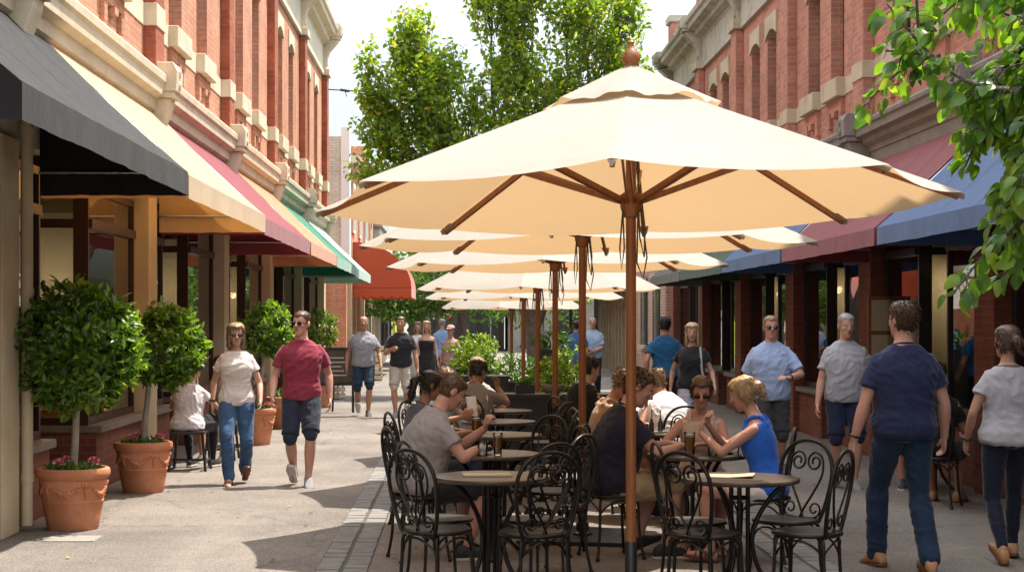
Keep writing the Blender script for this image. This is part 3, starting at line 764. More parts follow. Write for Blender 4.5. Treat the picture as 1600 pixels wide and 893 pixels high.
scal((-3.2+pr, y0), (-3.2+pr, y1), 14); scal((-3.2, y0), (-3.2+pr, y0), 6); scal((-3.2, y1), (-3.2+pr, y1), 6)
m.build('valance', MT['awn_red'], ra, world=True)
awning('navy awning beyond the red arched one, far down the street', XL2, 62.6, 68, 3.6, 2.35, 2.0, .35, MT['awn_navy'], 4)

def plain_block(name, label, x0, x1, y0, y1, h, wallm, wins, gm=None, trim=None, band=None):
    o = thing(name, label, 'building', ((x0+x1)/2, y0, 0))
    m = MB(); m.box(x0, x1, y0, y1, 0, h); m.build('wall', wallm, o, world=True)
    if wins:
        for (side, a, c, z0, z1) in wins:
            q = MB()
            if side == 'f': q.box(a, c, y0-.04, y0+.02, z0, z1)
            elif side == 'l': q.box(x0-.04, x0+.02, a, c, z0, z1)
            else: q.box(x1-.02, x1+.04, a, c, z0, z1)
            wv = q.build('window', gm or MT['glass_up'], o, world=True)
            t_ = MB()
            if side == 'f':
                t_.box(a-.08, c+.08, y0-.1, y0-.041, z1, z1+.12); t_.box((a+c)/2-.03, (a+c)/2+.03, y0-.07, y0-.041, z0, z1); t_.box(a-.08, c+.08, y0-.12, y0-.041, z0-.1, z0)
            else:
                xx = x0-.041 if side == 'l' else x1+.041; s = -1 if side == 'l' else 1
                t_.box(xx, xx+s*.06, a-.08, c+.08, z1, z1+.12); t_.box(xx, xx+s*.03, (a+c)/2-.03, (a+c)/2+.03, z0, z1); t_.box(xx, xx+s*.08, a-.08, c+.08, z0-.1, z0)
            t_.build('frame', trim or MT['trim_black'], wv, world=True)
    c = MB(); c.box(x0-.12, x1+.12, y0-.12, y1+.12, h, h+.25); c.build('parapet', trim or MT['stone_mid'], o, world=True)
    return o
plain_block('cream_shop', 'small cream shop with lime green flank far down the left side', -12, -3.05, 62.5, 74, 5.2, MT['stone_frieze'],
    [('r', 63.2, 65.6, .5, 2.6), ('r', 66.5, 69, .5, 2.6), ('r', 70, 72.5, .5, 2.6)])
lw = plain_block('lime_shop', 'lime green walled shopfront beside a black sign, far left end', -9, -2.95, 75, 84, 4.6, MT['lime'], [('f', -8, -4.2, .3, 2.6), ('r', 76.5, 79, .4, 2.6)])
plain_block('dark_shopfront', 'dark fronted shop closing the view beyond the sign', -2.9, 2.4, 92, 100, 5.5, MT['trim_black'], [('f', -2.4, -1.2, .3, 2.8), ('f', -.8, .9, .3, 2.8), ('f', 1.2, 2.1, .3, 2.8)], trim=MT['stone_mid'])
plain_block('grey_building', 'grey rendered building behind the street trees at the far end', 2.6, 16, 88, 98, 6.5, MT['stone_grey'], [('f', 3.2, 4.4, .4, 2.8), ('f', 5, 6.6, .4, 2.8), ('f', 7.5, 9, .4, 2.8), ('f', 3.4, 4.4, 3.9, 5.4), ('f', 6, 7, 3.9, 5.4)])
# right: low brick wing and dark restaurant front
plain_block('brick_wing', 'low old mixed brick wing past the shaded terrace', 5.2, 13, 42.2, 49.5, 5.0, MT['brick_far'], [('l', 43.4, 44.8, 1.0, 2.8), ('l', 46.3, 47.8, 1.0, 2.8)], trim=MT['stone_mid'])
rr = thing('restaurant_front', 'black framed restaurant front with folding doors, far right side', 'building', (5.0, 55, 0))
m = MB(); m.box(5.2, 13, 49.9, 62, 0, 4.2); m.build('wall', MT['trim_black'], rr, world=True)
m = MB(); m.box(4.0, 5.19, 49.9, 62, 2.75, 3.0); m.build('canopy_roof', MT['black'], rr, world=True)
for y in np.arange(50.2, 62, 1.15):
    m = MB(); m.box(5.08, 5.19, y, y+.1, 0, 2.7); m.build('door_frame', MT['stone_r'], rr, world=True)
for y in (50.2, 56, 61.8):
    m = MB(); m.box(4.02, 4.14, y-.06, y+.06, 0, 2.75); m.build('post', MT['black'], rr, world=True)
for y in (51.5, 53.6):
    m = MB(); m.lathe([(.02,.12),(.1,.1),(.17,-.12),(.15,-.12),(.08,.06)], 14, (4.5, y, 2.55)); m.build('floodlight', MT['white'], rr, world=True, smooth=50)

# signs
def text_mesh(txt, size, name, mat, parent, loc, rot, extrude=.004):
    c = bpy.data.curves.new(name, 'FONT'); c.body = txt; c.size = size; c.extrude = extrude; c.align_x = 'CENTER'; c.align_y = 'CENTER'; c.resolution_u = 3
    tmp = bpy.data.objects.new('tmp', c); COL.objects.link(tmp)
    dg = bpy.context.evaluated_depsgraph_get(); dg.update()
    me = bpy.data.meshes.new_from_object(tmp.evaluated_get(dg)); bpy.data.objects.remove(tmp); bpy.data.curves.remove(c)
    me.materials.clear()
    o = link(me, name, mat, parent); o.location = loc; o.rotation_euler = rot
    return o
sg = thing('hanging_sign', 'black fascia sign with pale lettering far down the street, left', 'sign', (-1.95, 74.5, 2.3))
m = MB(); m.box(-.78, .78, -.06, .06, -.5, .5); m.build('board', MT['black'], sg, bevel=.01)
m = MB(); m.tube([(-.85, 0, .62), (.85, 0, .62)], .03, 8); m.tube([(-.6, 0, .5), (-.6, 0, .62)], .02, 6); m.tube([(.6, 0, .5), (.6, 0, .62)], .02, 6); m.tube([(-.85, 0, .62), (-1.4, 0, .62)], .03, 8); m.build('bracket_arm', MT['steel'], sg, smooth=60)
text_mesh('BONDI BAR', .27, 'lettering', MT['stone_l'], sg, (0, -.066, .0), (R(90), 0, 0))
sr = thing('red_sign', 'small red shop sign with white marks under the far trees', 'sign', (-.95, 78, 1.95))
m = MB(); m.box(-.62, .62, -.05, .05, -.14, .14); m.build('board', MT['red'], sr, bevel=.01)
m = MB(); m.box(-.2, .55, -.056, -.05, -.02, .07); m.box(-.2, .3, -.056, -.05, -.09, -.05); m.lathe([(.0,0),(.09,0),(.09,.006),(.0,.006)], 14, (-.42, 0, 0)); 
m.build('lettering', MT['white'], sr)
for x in (-.55, .55):
    m = MB(); m.tube([(x, 0, -.14), (x, 0, -1.95)], .025, 8); m.build('post', MT['steel'], sr, smooth=60)
# cable across the street
cb = thing('overhead_cable', 'thin dark cable strung from the sunlit terrace towards the tree', 'cable', (-3.6, 43.6, 7.7))
pts = [(-3.6+8.7*u, 43.6-4*u, 7.75-.5*u*(1-u)*4*.6) for u in [i/30 for i in range(31)]]
m = MB(); m.tube(pts, .016, 6); m.build('wire', MT['black'], cb, world=True)
for k in (2, 4):
    m = MB(); p = pts[k]; m.tube([(p[0]-.12, p[1], p[2]+.02), (p[0]+.12, p[1], p[2]-.02)], .035, 8); m.tube([(p[0], p[1], p[2]), (p[0]+.05, p[1], p[2]-.16)], .012, 6); m.build('insulator', MT['black'], cb, world=True)

# chalkboard standing in the right shop window, and framed menu on the pier
ch = thing('menu_chalkboard', 'tall chalkboard with chalk lettering in the shop window at the right', 'chalkboard', (5.02, 16.62, .72))
# it stands on the sill just outside the glass, turned to the street
m = MB(); m.box(-.3, .3, -.03, .03, 0, 1.75); m.build('board', MT['slate'], ch, bevel=.006)
m = MB(); m.box(-.34, -.3, -.045, .045, 0, 1.79); m.box(.3, .34, -.045, .045, 0, 1.79); m.box(-.3, .3, -.045, .045, 1.75, 1.79); m.box(-.3, .3, -.045, .045, -.03, 0); m.build('frame', MT['int_wood'], ch)
for k, (tx, s) in enumerate((('CAPERA', .12), ("HERB'S", .13), ('OYSTERS', .1))):
    text_mesh(tx, s, 'chalk_lettering', MT['chalk'], ch, (0, -.034, (1.42, 1.2, 1.03, .62, .3)[k]), (R(90), 0, 0), .002)
m = MB()
for r_ in (.11, .07): m.tube([(r_*math.cos(a*PI/10), -.033, .68+r_*math.sin(a*PI/10)) for a in range(20)], .005, 5, closed=True)
m.build('chalk_drawing', MT['chalk'], ch)
m = MB()
for q_, (a_, b_) in enumerate(((-.1,.1),(-.12,.06),(-.08,.12))): m.box(a_, b_, -.035, -.031, .36+.06*q_, .375+.06*q_)
m.build('chalk_lines', MT['chalk'], ch)
m = MB(); m.box(-.24, .24, -.036, -.031, 1.115, 1.125); m.build('chalk_line', MT['chalk'], ch)
m = MB(); m.prism_y([(-.2, 1.5), (.2, 1.5), (.14, 1.66), (0, 1.71), (-.14, 1.66)], -.036, -.031); m.build('chalk_arch', MT['int_panel'], ch)
ch.rotation_euler = (0, 0, R(-90)); ch.location = (5.37, 17.0, .70)
mf = thing('framed_menu', 'framed menu poster fixed to the brick pier behind the grey polo man', 'menu frame', (5.08, 20.62, 1.5))
m = MB(); m.box(-.2, .2, -.03, .0, -.5, .45); m.build('frame', MT['int_wood'], mf, bevel=.006)
m = MB(); m.box(-.16, .16, -.034, -.03, .02, .4); m.box(-.16, .16, -.034, -.03, -.45, -.03); m.build('sheet', MT['int_panel'], mf)
mf.location = (5.25, 20.66, 1.55); 
# ------------------------------------------------------------------ umbrellas
def make_umbrella(label, loc, rz, Rr=1.8, tilt=(0,0), zr=2.33):
    u = thing('market_umbrella', label, 'umbrella', loc, rz, 'cream market umbrellas in a row down the street')
    dz = zr-2.33 if zr < 2.29 else 0
    cr0, z0 = .40, 2.90+dz
    def P(k, r):         # canopy surface point on corner direction k (0..8), radius r
        a = 2*PI*k/8
        z = z0+(zr-z0)*(r-cr0)/(Rr-cr0)
        return V((r*math.sin(a), r*math.cos(a), z))
    def tl(p):           # slight lean of the head about the pole top
        return V((p.x, p.y, p.z+tilt[0]*p.x+tilt[1]*p.y))
    c = MB(); nr, na = 12, 8
    for k in range(8):
        g = []
        for i in range(nr+1):
            r = .12+(Rr-.12)*i/nr; row = []
            for j in range(na+1):
                v = j/na
                p = P(k, r)*(1-v)+P(k+1, r)*v
                s = 4*v*(1-v)*(r/Rr)
                p = p-V((0,0,.035*s)); 
                if i == nr: p = p*(1-.02*4*v*(1-v)) + V((0,0,p.z*.02*4*v*(1-v)))
                row.append(tl(p))
            g.append(row)
        vs = [p for r_ in g for p in r_]
        c.add(vs, [(i*(na+1)+j, i*(na+1)+j+1, (i+1)*(na+1)+j+1, (i+1)*(na+1)+j) for i in range(nr) for j in range(na)])
    me = c.mesh('canopy'); bm = bmesh.new(); bm.from_mesh(me); bmesh.ops.remove_doubles(bm, verts=bm.verts, dist=.0008); bmesh.ops.recalc_face_normals(bm, faces=bm.faces); bm.to_mesh(me); bm.free()
    link(me, 'canopy', MT['umb'], u, smooth=11)
    # corner pockets and hem
    for k in range(8):
        h = MB(); a0 = tl(P(k, Rr)); a1 = tl(P(k, Rr-.12)); 
        s = V((math.cos(2*PI*k/8), -math.sin(2*PI*k/8), 0))
        h.add([a0+s*.02+V((0,0,-.012)), a0-s*.02+V((0,0,-.012)), a1-s*.035+V((0,0,-.02)), a1+s*.035+V((0,0,-.02)), a0+V((0,0,-.04)), a1+V((0,0,-.045))], [(0,1,4),(1,2,5,4),(2,3,5),(3,0,4,5),(0,3,2,1)]); h.build('corner_pocket', MT['umb'], u)
    # vent cap
    vt = MB(); nb = 96; rows = []
    for i in range(7):
        uu = i/6; row = []
        for j in range(nb):
            a = 2*PI*j/nb; q = j % (nb//8)/(nb//8)
            oct_ = math.cos(PI/8)/math.cos((q-.5)*2*PI/8)
            rr = (.035+(.50-.035)*uu)*oct_
            z = 3.115+dz-.205*uu-.025*uu**2+ (.012*math.sin(j*2*PI/nb*8+1)+.006*math.sin(j*2*PI/nb*21))*uu**3
            row.append(tl(V((rr*math.sin(a), rr*math.cos(a), z))))
        rows.append(row)
    vt.loft(rows, caps=False); vt.build('vent_cap', MT['umb'], u, smooth=35)
    f = MB(); f.lathe([(.03,3.09),(.065,3.095),(.065,3.105),(.04,3.11),(.036,3.13),(.05,3.15),(.052,3.165),(.044,3.19),(.028,3.21),(.018,3.225),(.016,3.24),(.02,3.25),(.012,3.26)], 20, (0,0,dz))
    f.build('finial', MT['wood'], u, smooth=50)
    p = MB(); p.lathe([(.029,.45),(.029,3.1+dz)], 16); p.build('pole', MT['wood'], u, smooth=50)
    ft = MB(); ft.lathe([(.034,.03),(.034,.462),(.031,.468)], 16); ft.build('pole_sleeve', MT['black'], u, smooth=50)
    bp = MB(); bp.box(-.45,.45,-.45,.45,.006,.03); bp.lathe([(.075,.03),(.075,.045),(.05,.06),(.05,.12),(.036,.12)], 16); bp.build('base_plate', MT['black'], u, smooth=40)
    hb = MB(); hb.lathe([(.03,2.80),(.065,2.81),(.07,2.86),(.05,2.9),(.03,2.9)], 16, (0,0,dz)); hb.build('top_hub', MT['wood'], u, smooth=40)
    hb = MB(); hb.lathe([(.03,2.27),(.042,2.275),(.05,2.3),(.06,2.33),(.06,2.40),(.045,2.41),(.03,2.42)], 16, (0,0,dz)); hb.build('hub', MT['wood'], u, smooth=40)
    for k in range(8):
        a = 2*PI*k/8; s = V((math.cos(a), -math.sin(a), 0)); d = V((math.sin(a), math.cos(a), 0))
        p0 = tl(P(k, .05)+V((0,0,-.05))); p1 = tl(P(k, Rr-.03)+V((0,0,-.035)))
        ax = (p1-p0)*.5; nn = s.cross(ax).normalized()
        r = MB(); r.obox((p0+p1)/2, ax, s*.011, nn*.016); ro = r.build('rib', MT['wood'], u)
        q0 = d*.055+V((0,0,2.36+dz)); q1 = tl(P(k, .92)+V((0,0,-.055)))
        for w_ in (-.018, .018):
            st = MB(); ax = (q1-q0)*.5; nn = s.cross(ax).normalized(); st.obox((q0+q1)/2+s*w_, ax, s*.006, nn*.013); st.build('strut', MT['wood'], ro)
    rp = MB()
    rp.tube([(x,y,z+dz) for x,y,z in [(.04,-.02,2.85),(.045,-.025,2.3),(.05,-.03,2.16),(.075,-.04,2.05),(.08,-.045,2.2),(.06,-.04,2.38)]], .005, 6)
    rp.tube([(x,y,z+dz) for x,y,z in [(-.04,-.03,2.36),(-.06,-.04,2.1),(-.05,-.045,1.98),(-.035,-.04,2.1),(-.045,-.03,2.34)]], .005, 6)
    rp.tube([(x,y,z+dz) for x,y,z in [(.05,-.02,2.36),(.09,-.03,2.05),(.07,-.05,1.93),(.035,-.05,2.02),(.04,-.03,2.3)]], .005, 6)
    rp.build('pulley_cord', MT['bark'], u, smooth=60)
    return u
ub = R(-8.6)
make_umbrella('cream market umbrella nearest the camera, its wide canopy filling the middle of the view', (.95, 9.29, 0), ub, 1.8, (.018, -.04), 2.36)
make_umbrella('second cream umbrella from the camera, tucked directly behind the largest one', (.95, 13.0, 0), R(-11), 1.8, (.0, .004), 2.30)
make_umbrella('third cream umbrella from the camera, just in front of the black counter', (.95, 16.75, 0), R(-7), 1.72, (.004, 0), 2.25)
make_umbrella('fourth cream umbrella down the row, its pole rising behind the black counter', (.95, 20.6, 0), R(-10), 1.52, (0, 0), 2.09)
make_umbrella('fifth cream umbrella down the row, beside the planters of lime shrubs', (.95, 25.3, 0), R(-9), 1.52, (.0, 0), 2.04)
make_umbrella('farthest cream umbrella of the row, by the tree trunks', (.92, 30.2, 0), R(-12), 1.3, (.0, 0), 1.93)

# ------------------------------------------------------------------ chairs
def yb_(z): return -.155-.085*(z-.45)/.5
def spiral(cx, cz, r0, a0, turns, d=1, n=22, shrink=.75):
    out = []
    for i in range(n+1):
        u = i/n; r = r0*(1-shrink*u); a = a0+d*2*PI*turns*u
        out.append((cx+r*math.cos(a), cz+r*math.sin(a)))
    return out
def smooth_path(pts, n=6):
    """Catmull-Rom through 2-D or 3-D points"""
    P = [V(p) if len(p) == 3 else V((p[0], p[1], 0)) for p in pts]; P = [P[0]]+P+[P[-1]]; out = []
    for i in range(1, len(P)-2):
        for k in range(n):
            t_ = k/n; a, b, c, d = P[i-1], P[i], P[i+1], P[i+2]
            out.append(.5*((2*b)+(c-a)*t_+(2*a-5*b+4*c-d)*t_*t_+(3*b-a-3*c+d)*t_**3))
    out.append(P[-2]); return out
def make_chair():
    c = thing('iron_chair', 'x', 'chair', (0,0,0), 0, 'black wrought iron chairs around the tables')
    s = MB(); s.lathe([(.0,.452),(.12,.450),(.185,.456),(.19,.462),(.0,.458)], 32); s.build('seat', MT['iron_seat'], c, smooth=40)
    r = MB(); r.tube([(.198*math.cos(2*PI*i/36), .198*math.sin(2*PI*i/36), .452) for i in range(36)], .0125, 8, closed=True); 
    leg_a = [45, 135, 225, 315]
    # arched braces between the legs
    for i in range(4):
        a0, a1 = R(leg_a[i]), R(leg_a[(i+1) % 4]+(360 if i == 3 else 0)); pts = []
        for k in range(15):
            u = k/14; a = a0+(a1-a0)*u; h = .33+.095*math.sin(PI*u)**.7
            q = .188+.012*(1-math.sin(PI*u)); pts.append((q*math.cos(a), q*math.sin(a), h))
        r.tube(pts, .007, 6)
    r.build('seat_frame', MT['iron'], c, smooth=60)
    for a in leg_a:
        ca, sa = math.cos(R(a)), math.sin(R(a))
        pts = smooth_path([(.15*ca,.15*sa,.44),(.185*ca,.185*sa,.435),(.205*ca,.205*sa,.40),(.21*ca,.21*sa,.3),(.222*ca,.222*sa,.15),(.25*ca,.25*sa,.02)], 5)
        l = MB(); l.tube(pts, .011, 8); l.ell((.252*ca,.252*sa,.014), (.018,.018,.014), 10, 6); l.build('leg', MT['iron'], c, smooth=60)
    # hoop back
    hp = [(-.135,.44),(-.165,.52),(-.188,.62),(-.2,.72),(-.19,.81),(-.15,.88),(-.085,.925),(0,.94)]
    hp = hp+[(-x, z) for x, z in hp[-2::-1]]
    pts = [V((p.x, yb_(p.y)-.02*(1-abs(p.x)/.2)*0, p.y)) for p in smooth_path(hp, 5)]
    h = MB(); h.tube(pts, .0125, 8); h.build('back_frame', MT['iron'], c, smooth=60)
    w_ = MB()
    for m in (-1, 1):
        main = [(m*-.015,.455),(m*.02,.53),(m*.075,.62),(m*.12,.71),(m*.13,.78),(m*.112,.84),(m*.07,.868)]
        path = [(p.x, p.y) for p in smooth_path(main, 5)]
        sp = spiral(m*.064, .808, .06, PI/2, 1.35, m, 30, .72)
        path = path[:-2]+sp
        w_.tube([(x, yb_(z), z) for x, z in path], .0075, 6)
        low = spiral(m*.092, .515, .052, -PI/2, 1.2, m, 26, .7)
        low = [(m*.02,.46)]+low
        w_.tube([(x, yb_(z), z) for x, z in low], .0065, 6)
    w_.build('back_scrollwork', MT['iron'], c, smooth=60)
    return c
CH0 = make_chair()
chair_specs = [
 (-.14, 9.91, .7, .7, 'empty black iron chair at the extreme left front, by the pale menu card'),
 (-.13, 10.46, .93, .35, 'empty black iron chair just behind the frontmost left one, its seat tucked under the table'),
 (-.30, 11.85, .95, .3, 'black iron chair the man in the grey tee sits on'),
 (.43, 9.78, -.36, .93, 'empty black iron chair, back to the camera, just left of the nearest pole'),
 (.46, 10.42, -.6, .8, 'empty black iron chair behind the one left of the nearest umbrella pole'),
 (.63, 11.15, -.82, .57, 'empty black iron chair right of the beer and tumbler table, the nearer one'),
 (.68, 12.15, -.93, .35, 'empty black iron chair right of the beer and tumbler table, the farther one'),
 (.55, 13.05, -.75, -.66, 'empty black iron chair turned to the camera by the third left row table'),
 (.78, 14.1, -.93, .35, 'empty black iron chair on the right of the third left row table, farther one'),
 (.80, 15.4, -.8, .6, 'empty black iron chair at the right of the table with the metal caddy'),
 (.82, 17.0, -.9, .4, 'empty black iron chair nearest the black counter, at its left half'),
 (-.37, 13.75, .95, .3, 'black iron chair under the woman with the dark ponytail'),
 (-.30, 15.5, .9, -.4, 'black iron chair under the brown haired person holding a white card'),
 (.10, 17.1, .3, .95, 'black iron chair under the dark haired person in grey leaning on one hand'),
 (1.43, 9.73, .72, .69, 'empty black iron chair right of the nearest pole, before the pinkish menu table'),
 (1.44, 10.32, .99, .1, 'empty black iron chair half hidden behind the one right of the nearest pole'),
 (2.04, 9.8, -.86, .5, 'empty black iron chair at the right front, nearest the walking man in navy'),
 (2.03, 10.4, -.75, -.65, 'empty black iron chair turned to the camera behind the right front table'),
 (2.12, 11.75, -.96, .25, 'black iron chair under the woman in the bright blue top'),
 (1.08, 11.95, .93, .3, 'black iron chair under the seated man in the dark navy tee'),
 (1.78, 12.62, -.1, -.99, 'black iron chair under the woman in sunglasses and beige top'),
 (1.92, 14.95, -.3, .95, 'black iron chair under the person in white bending away from the camera'),
 (1.15, 16.6, .9, .35, 'black iron chair near the black counter, behind the second umbrella pole'),
 (1.2, 14.4, .9, .2, 'black iron chair under the bare armed tanned person behind the navy tee man'),
 (4.35, 15.2, .5, .85, 'black iron chair under the person in black behind the near woman in grey'),
 (4.62, 17.35, -.1, -1, 'black iron chair under the man in the brown jacket by the right hand shops'),
]
for i, (x, y, dx, dy, lab) in enumerate(chair_specs):
    if i == 0:
        CH0.location = (x, y, .012); CH0.rotation_euler = (0, 0, face_rz(dx, dy)); CH0['label'] = lab
    else: dup(CH0, (x, y, .0), face_rz(dx, dy), lab)
CH0.location.z = 0

# ------------------------------------------------------------------ tables
def make_table():
    t_ = thing('round_table', 'x', 'table', (0,0,0), 0, 'round bronze topped cafe tables')
    m = MB(); m.lathe([(.0,.715),(.35,.715),(.362,.72),(.364,.732),(.36,.742),(.352,.744),(.0,.742)], 56); m.build('table_top', MT['table'], t_, smooth=30)
    p = MB()
    for a in (45,135,225,315): p.tube([(.05*math.cos(R(a)),.05*math.sin(R(a)),.02),(.05*math.cos(R(a)),.05*math.sin(R(a)),.715)], .014, 8)
    for z in (.12, .62): p.tube([(.05*math.cos(i*PI/10), .05*math.sin(i*PI/10), z) for i in range(20)], .009, 6, closed=True)
    p.lathe([(.0,.705),(.14,.705),(.14,.715),(.0,.715)], 20); p.build('pedestal', MT['iron'], t_, smooth=60)
    for a in (80, 200, 320):
        ca, sa = math.cos(R(a)), math.sin(R(a))
        pts = smooth_path([(.28*ca,.28*sa,.705),(.2*ca,.2*sa,.64),(.11*ca,.11*sa,.5),(.075*ca,.075*sa,.36),(.11*ca,.11*sa,.2),(.2*ca,.2*sa,.07),(.3*ca,.3*sa,.015)], 6)
        l = MB(); l.tube(pts, .015, 8); l.ell((.305*ca,.305*sa,.014),(.024,.024,.014),10,6); l.build('leg', MT['iron'], t_, smooth=60)
    return t_
T0 = make_table()
tables = [
 (.19, 10.25, 20, 'round bronze table at the left front holding a long menu card'),
 (.21, 12.0, 70, 'round bronze table with a tall beer and a tumbler of iced water'),
 (.33, 14.0, 10, 'round bronze table third along the left row, before the person with a white card'),
 (.35, 15.85, 50, 'round bronze table with the small metal condiment caddy'),
 (.40, 17.75, 30, 'round bronze table at the far end of the left row, before the black counter'),
 (1.70, 10.15, 35, 'round bronze table at the right front holding a pinkish menu'),
 (1.70, 11.95, 80, 'round bronze table between the navy tee man and the woman in blue'),
 (1.72, 14.3, 15, 'round bronze table behind the woman in sunglasses, by the person in white'),
 (4.6, 16.3, 25, 'round dark table by the right hand shops, beside the man in the brown jacket'),
]
for i, (x, y, a, lab) in enumerate(tables):
    if i == 0: T0.location = (x, y, 0); T0.rotation_euler = (0, 0, R(a)); T0['label'] = lab
    else: dup(T0, (x, y, 0), R(a), lab)

# ------------------------------------------------------------------ things on the tables
TZ = .7445
def beer(label, x, y, z=TZ, h=.155, r=.036, fill=.8, mug=False):
    b = thing('beer_glass', label, 'beer glass', (x, y, z), 0, 'beers on the tables')
    m = MB(); m.lathe([(.0,.0),(r*.78,.0),(r*.8,.01),(r,h),(r*.94,h),(r*.75,.012),(.0,.012)], 20); m.build('glass', MT['drink'], b, smooth=40)
    m = MB(); m.lathe([(.0,.013),(r*.74,.013),(r*.92,h*fill),(.0,h*fill)], 20); m.build('beer', MT['beer'], b, smooth=40)
    m = MB(); m.lathe([(.0,h*fill),(r*.92,h*fill),(r*.93,h*(fill+.1)),(.0,h*(fill+.11))], 20); m.build('foam', MT['foam'], b, smooth=40)
    return b
beer('tall amber beer beside the tumbler of iced water', .262, 11.80, h=.16)
beer('full amber beer in front of the woman in sunglasses', 1.62, 11.78, h=.165, r=.042)
beer('dark amber beer held near the person with the white card', .13, 13.85, h=.16, r=.045)
wg = thing('water_tumbler', 'clear tumbler of iced water on the left row table with the beer', 'tumbler', (.155, 11.78, TZ))
m = MB(); m.lathe([(.0,0),(.034,0),(.04,.1),(.037,.1),(.032,.01),(.0,.01)], 20); m.build('glass', MT['drink'], wg, smooth=40)
m = MB()
for k in range(5): m.obox((.016*math.cos(k*2.2), .016*math.sin(k*2.2), .03+.008*k), (.009,.003,0), (-.003,.009,.002), (0,.001,.009))
m.build('ice', MT['white'], wg)
t2 = dup(wg, (1.78, 11.74, TZ), 0, 'empty tumbler on the table between navy tee man and woman in blue')
t3 = dup(wg, (4.52, 16.1, TZ), 0, 'small tumbler on the dark table by the right hand shops')
mc = thing('menu_card', 'long pale menu card on the left front table', 'menu', (.16, 10.27, TZ), R(4), 'menus on the front tables')
m = MB(); m.box(-.15, .15, -.09, .09, 0, .006); m.box(-.148, .148, -.088, .088, .006, .009); m.build('card', MT['int_panel'], mc)
mc2 = thing('menu_card', 'pinkish open menu on the right front table', 'menu', (1.655, 10.2, TZ), R(-14), 'menus on the front tables')
m = MB(); m.box(-.14, .0, -.1, .1, .0, .004); m.obox((.07,0,.008), (.07,0,.006), (0,.1,0), (0,0,.002)); m.build('card', MT['paper'], mc2)
cd = thing('condiment_caddy', 'small metal caddy with bottles on the left row, near the far end', 'caddy', (.25, 15.75, TZ))
m = MB(); m.box(-.09,.09,-.05,.05,0,.012); m.tube([(0,-.05,.01),(0,-.05,.2),(0,0,.24),(0,.05,.2),(0,.05,.01)], .006, 6); m.build('rack', MT['steel'], cd)
for dx in (-.055, .055):
    m = MB(); m.lathe([(.0,.012),(.022,.012),(.022,.08),(.012,.1),(.012,.12),(.0,.122)], 12, (dx,0,0)); m.build('bottle', MT['black'], cd, smooth=40)
cd2 = dup(cd, (1.66, 14.15, TZ), R(40), 'small metal caddy with bottles on the table behind the woman in sunglasses')
pl = thing('dinner_plate', 'dark plate on the table in front of the woman in blue', 'plate', (1.86, 11.92, TZ))
m = MB(); m.lathe([(.0,.004),(.07,.004),(.12,.018),(.122,.02),(.115,.016),(.07,.0),(.0,.0)], 28); m.build('plate', MT['black'], pl, smooth=40)
bq = thing('flower_jar', 'small jar with bright pink flowers beside the woman in blue', 'flowers', (1.98, 11.72, TZ))
m = MB(); m.lathe([(.0,0),(.03,0),(.034,.03),(.026,.07),(.03,.08),(.0,.08)], 16); m.build('jar', MT['drink'], bq, smooth=40)
n = 40; d = unit(n); d[:,2] = np.abs(d[:,2]); me = leaf_mesh('bloom', d*.03+np.array([0,0,.1]), d, unit(n), np.full(n, .03), .8, .2, .1); link(me, 'bloom', MT['flower'], bq)

# ------------------------------------------------------------------ black counter and planters
cn = thing('black_counter', 'low black counter screen across the end of the dining tables', 'counter', (1.2, 19.0, 0))
m = MB(); m.box(-.92, .95, -.02, .04, .05, .82); 
for x in (-.92, -.3, .33, .93): m.box(x-.02, x+.02, -.035, -.02, .05, .82)
m.build('panel', MT['black'], cn)
m = MB(); m.box(-.95, .98, -.06, .42, .82, .86); m.build('counter_top', MT['trim_black'], cn, bevel=.006)
m = MB()
for x in (-.88, .9): m.box(x-.03, x+.03, .04, .36, 0, .82)
m.build('side_frame', MT['black'], cn)
def small_pot(label, x, y, z, bowl=False):
    p = thing('table_planter', label, 'planter', (x, y, z), 0, 'small planters on the black counter')
    m = MB()
    if bowl: m.lathe([(.0,0),(.08,0),(.13,.06),(.135,.1),(.12,.1),(.1,.06),(.0,.05)], 24)
    else: m.box(-.11,.11,-.06,.06,0,.1)
    m.build('pot', MT['conc'] if bowl else MT['black'], p, smooth=40 if bowl else None)
    n = 160; d = unit(n); d[:,2] = np.abs(d[:,2])*.9
    me = leaf_mesh('plant', d*np.array([.09,.06,.05])*rng.random((n,1))+np.array([0,0,.1]), d+np.array([0,0,.5]), unit(n), .03+.03*rng.random(n), .5); link(me, 'plant', MT['leaf_herb'], p)
small_pot('little black box planter with seedlings on the counter', .74, 19.15, .86)
small_pot('round stone bowl planter on the counter beside the umbrella pole', 1.06, 19.2, .86, True)

def shrub(name, label, x, y, z, r, n, size, mat, group, box=None, stems=True):
    s = thing(name, label, 'shrub', (x, y, z), 0, group)
    if box:
        m = MB(); wx, wy, hz = box; m.box(-wx,wx,-wy,wy,0,hz); m.box(-wx-.02,wx+.02,-wy-.02,wy+.02,hz,hz+.04); m.build('planter_box', MT['black'], s)
        zz = hz
    else: zz = 0
    m = MB()
    for k in range(7):
        a = k*.9; m.tube([(r[0]*.3*math.cos(a), r[1]*.3*math.sin(a), zz), (r[0]*.6*math.cos(a), r[1]*.6*math.sin(a), zz+r[2]*1.1)], .008, 5)
    m.build('stem', MT['bark'], s)
    ball_leaves('foliage', (0, 0, zz+r[2]*.85), r, n, size, mat, s, .35, .25)
    return s
G1 = 'planters of shrubs beyond the dining tables'
shrub('boxed_shrub', 'bright lime green shrub in a black planter left of the tree trunk', .28, 27.5, 0, (.36,.3,.34), 900, .085, MT['leaf_shrub'], G1, (.5,.3,.75))
shrub('boxed_shrub', 'grassy pale green bedding planter in front of the far umbrella pole', 1.0, 28.4, 0, (.45,.3,.24), 900, .075, MT['leaf_herb'], G1, (.6,.3,.62))
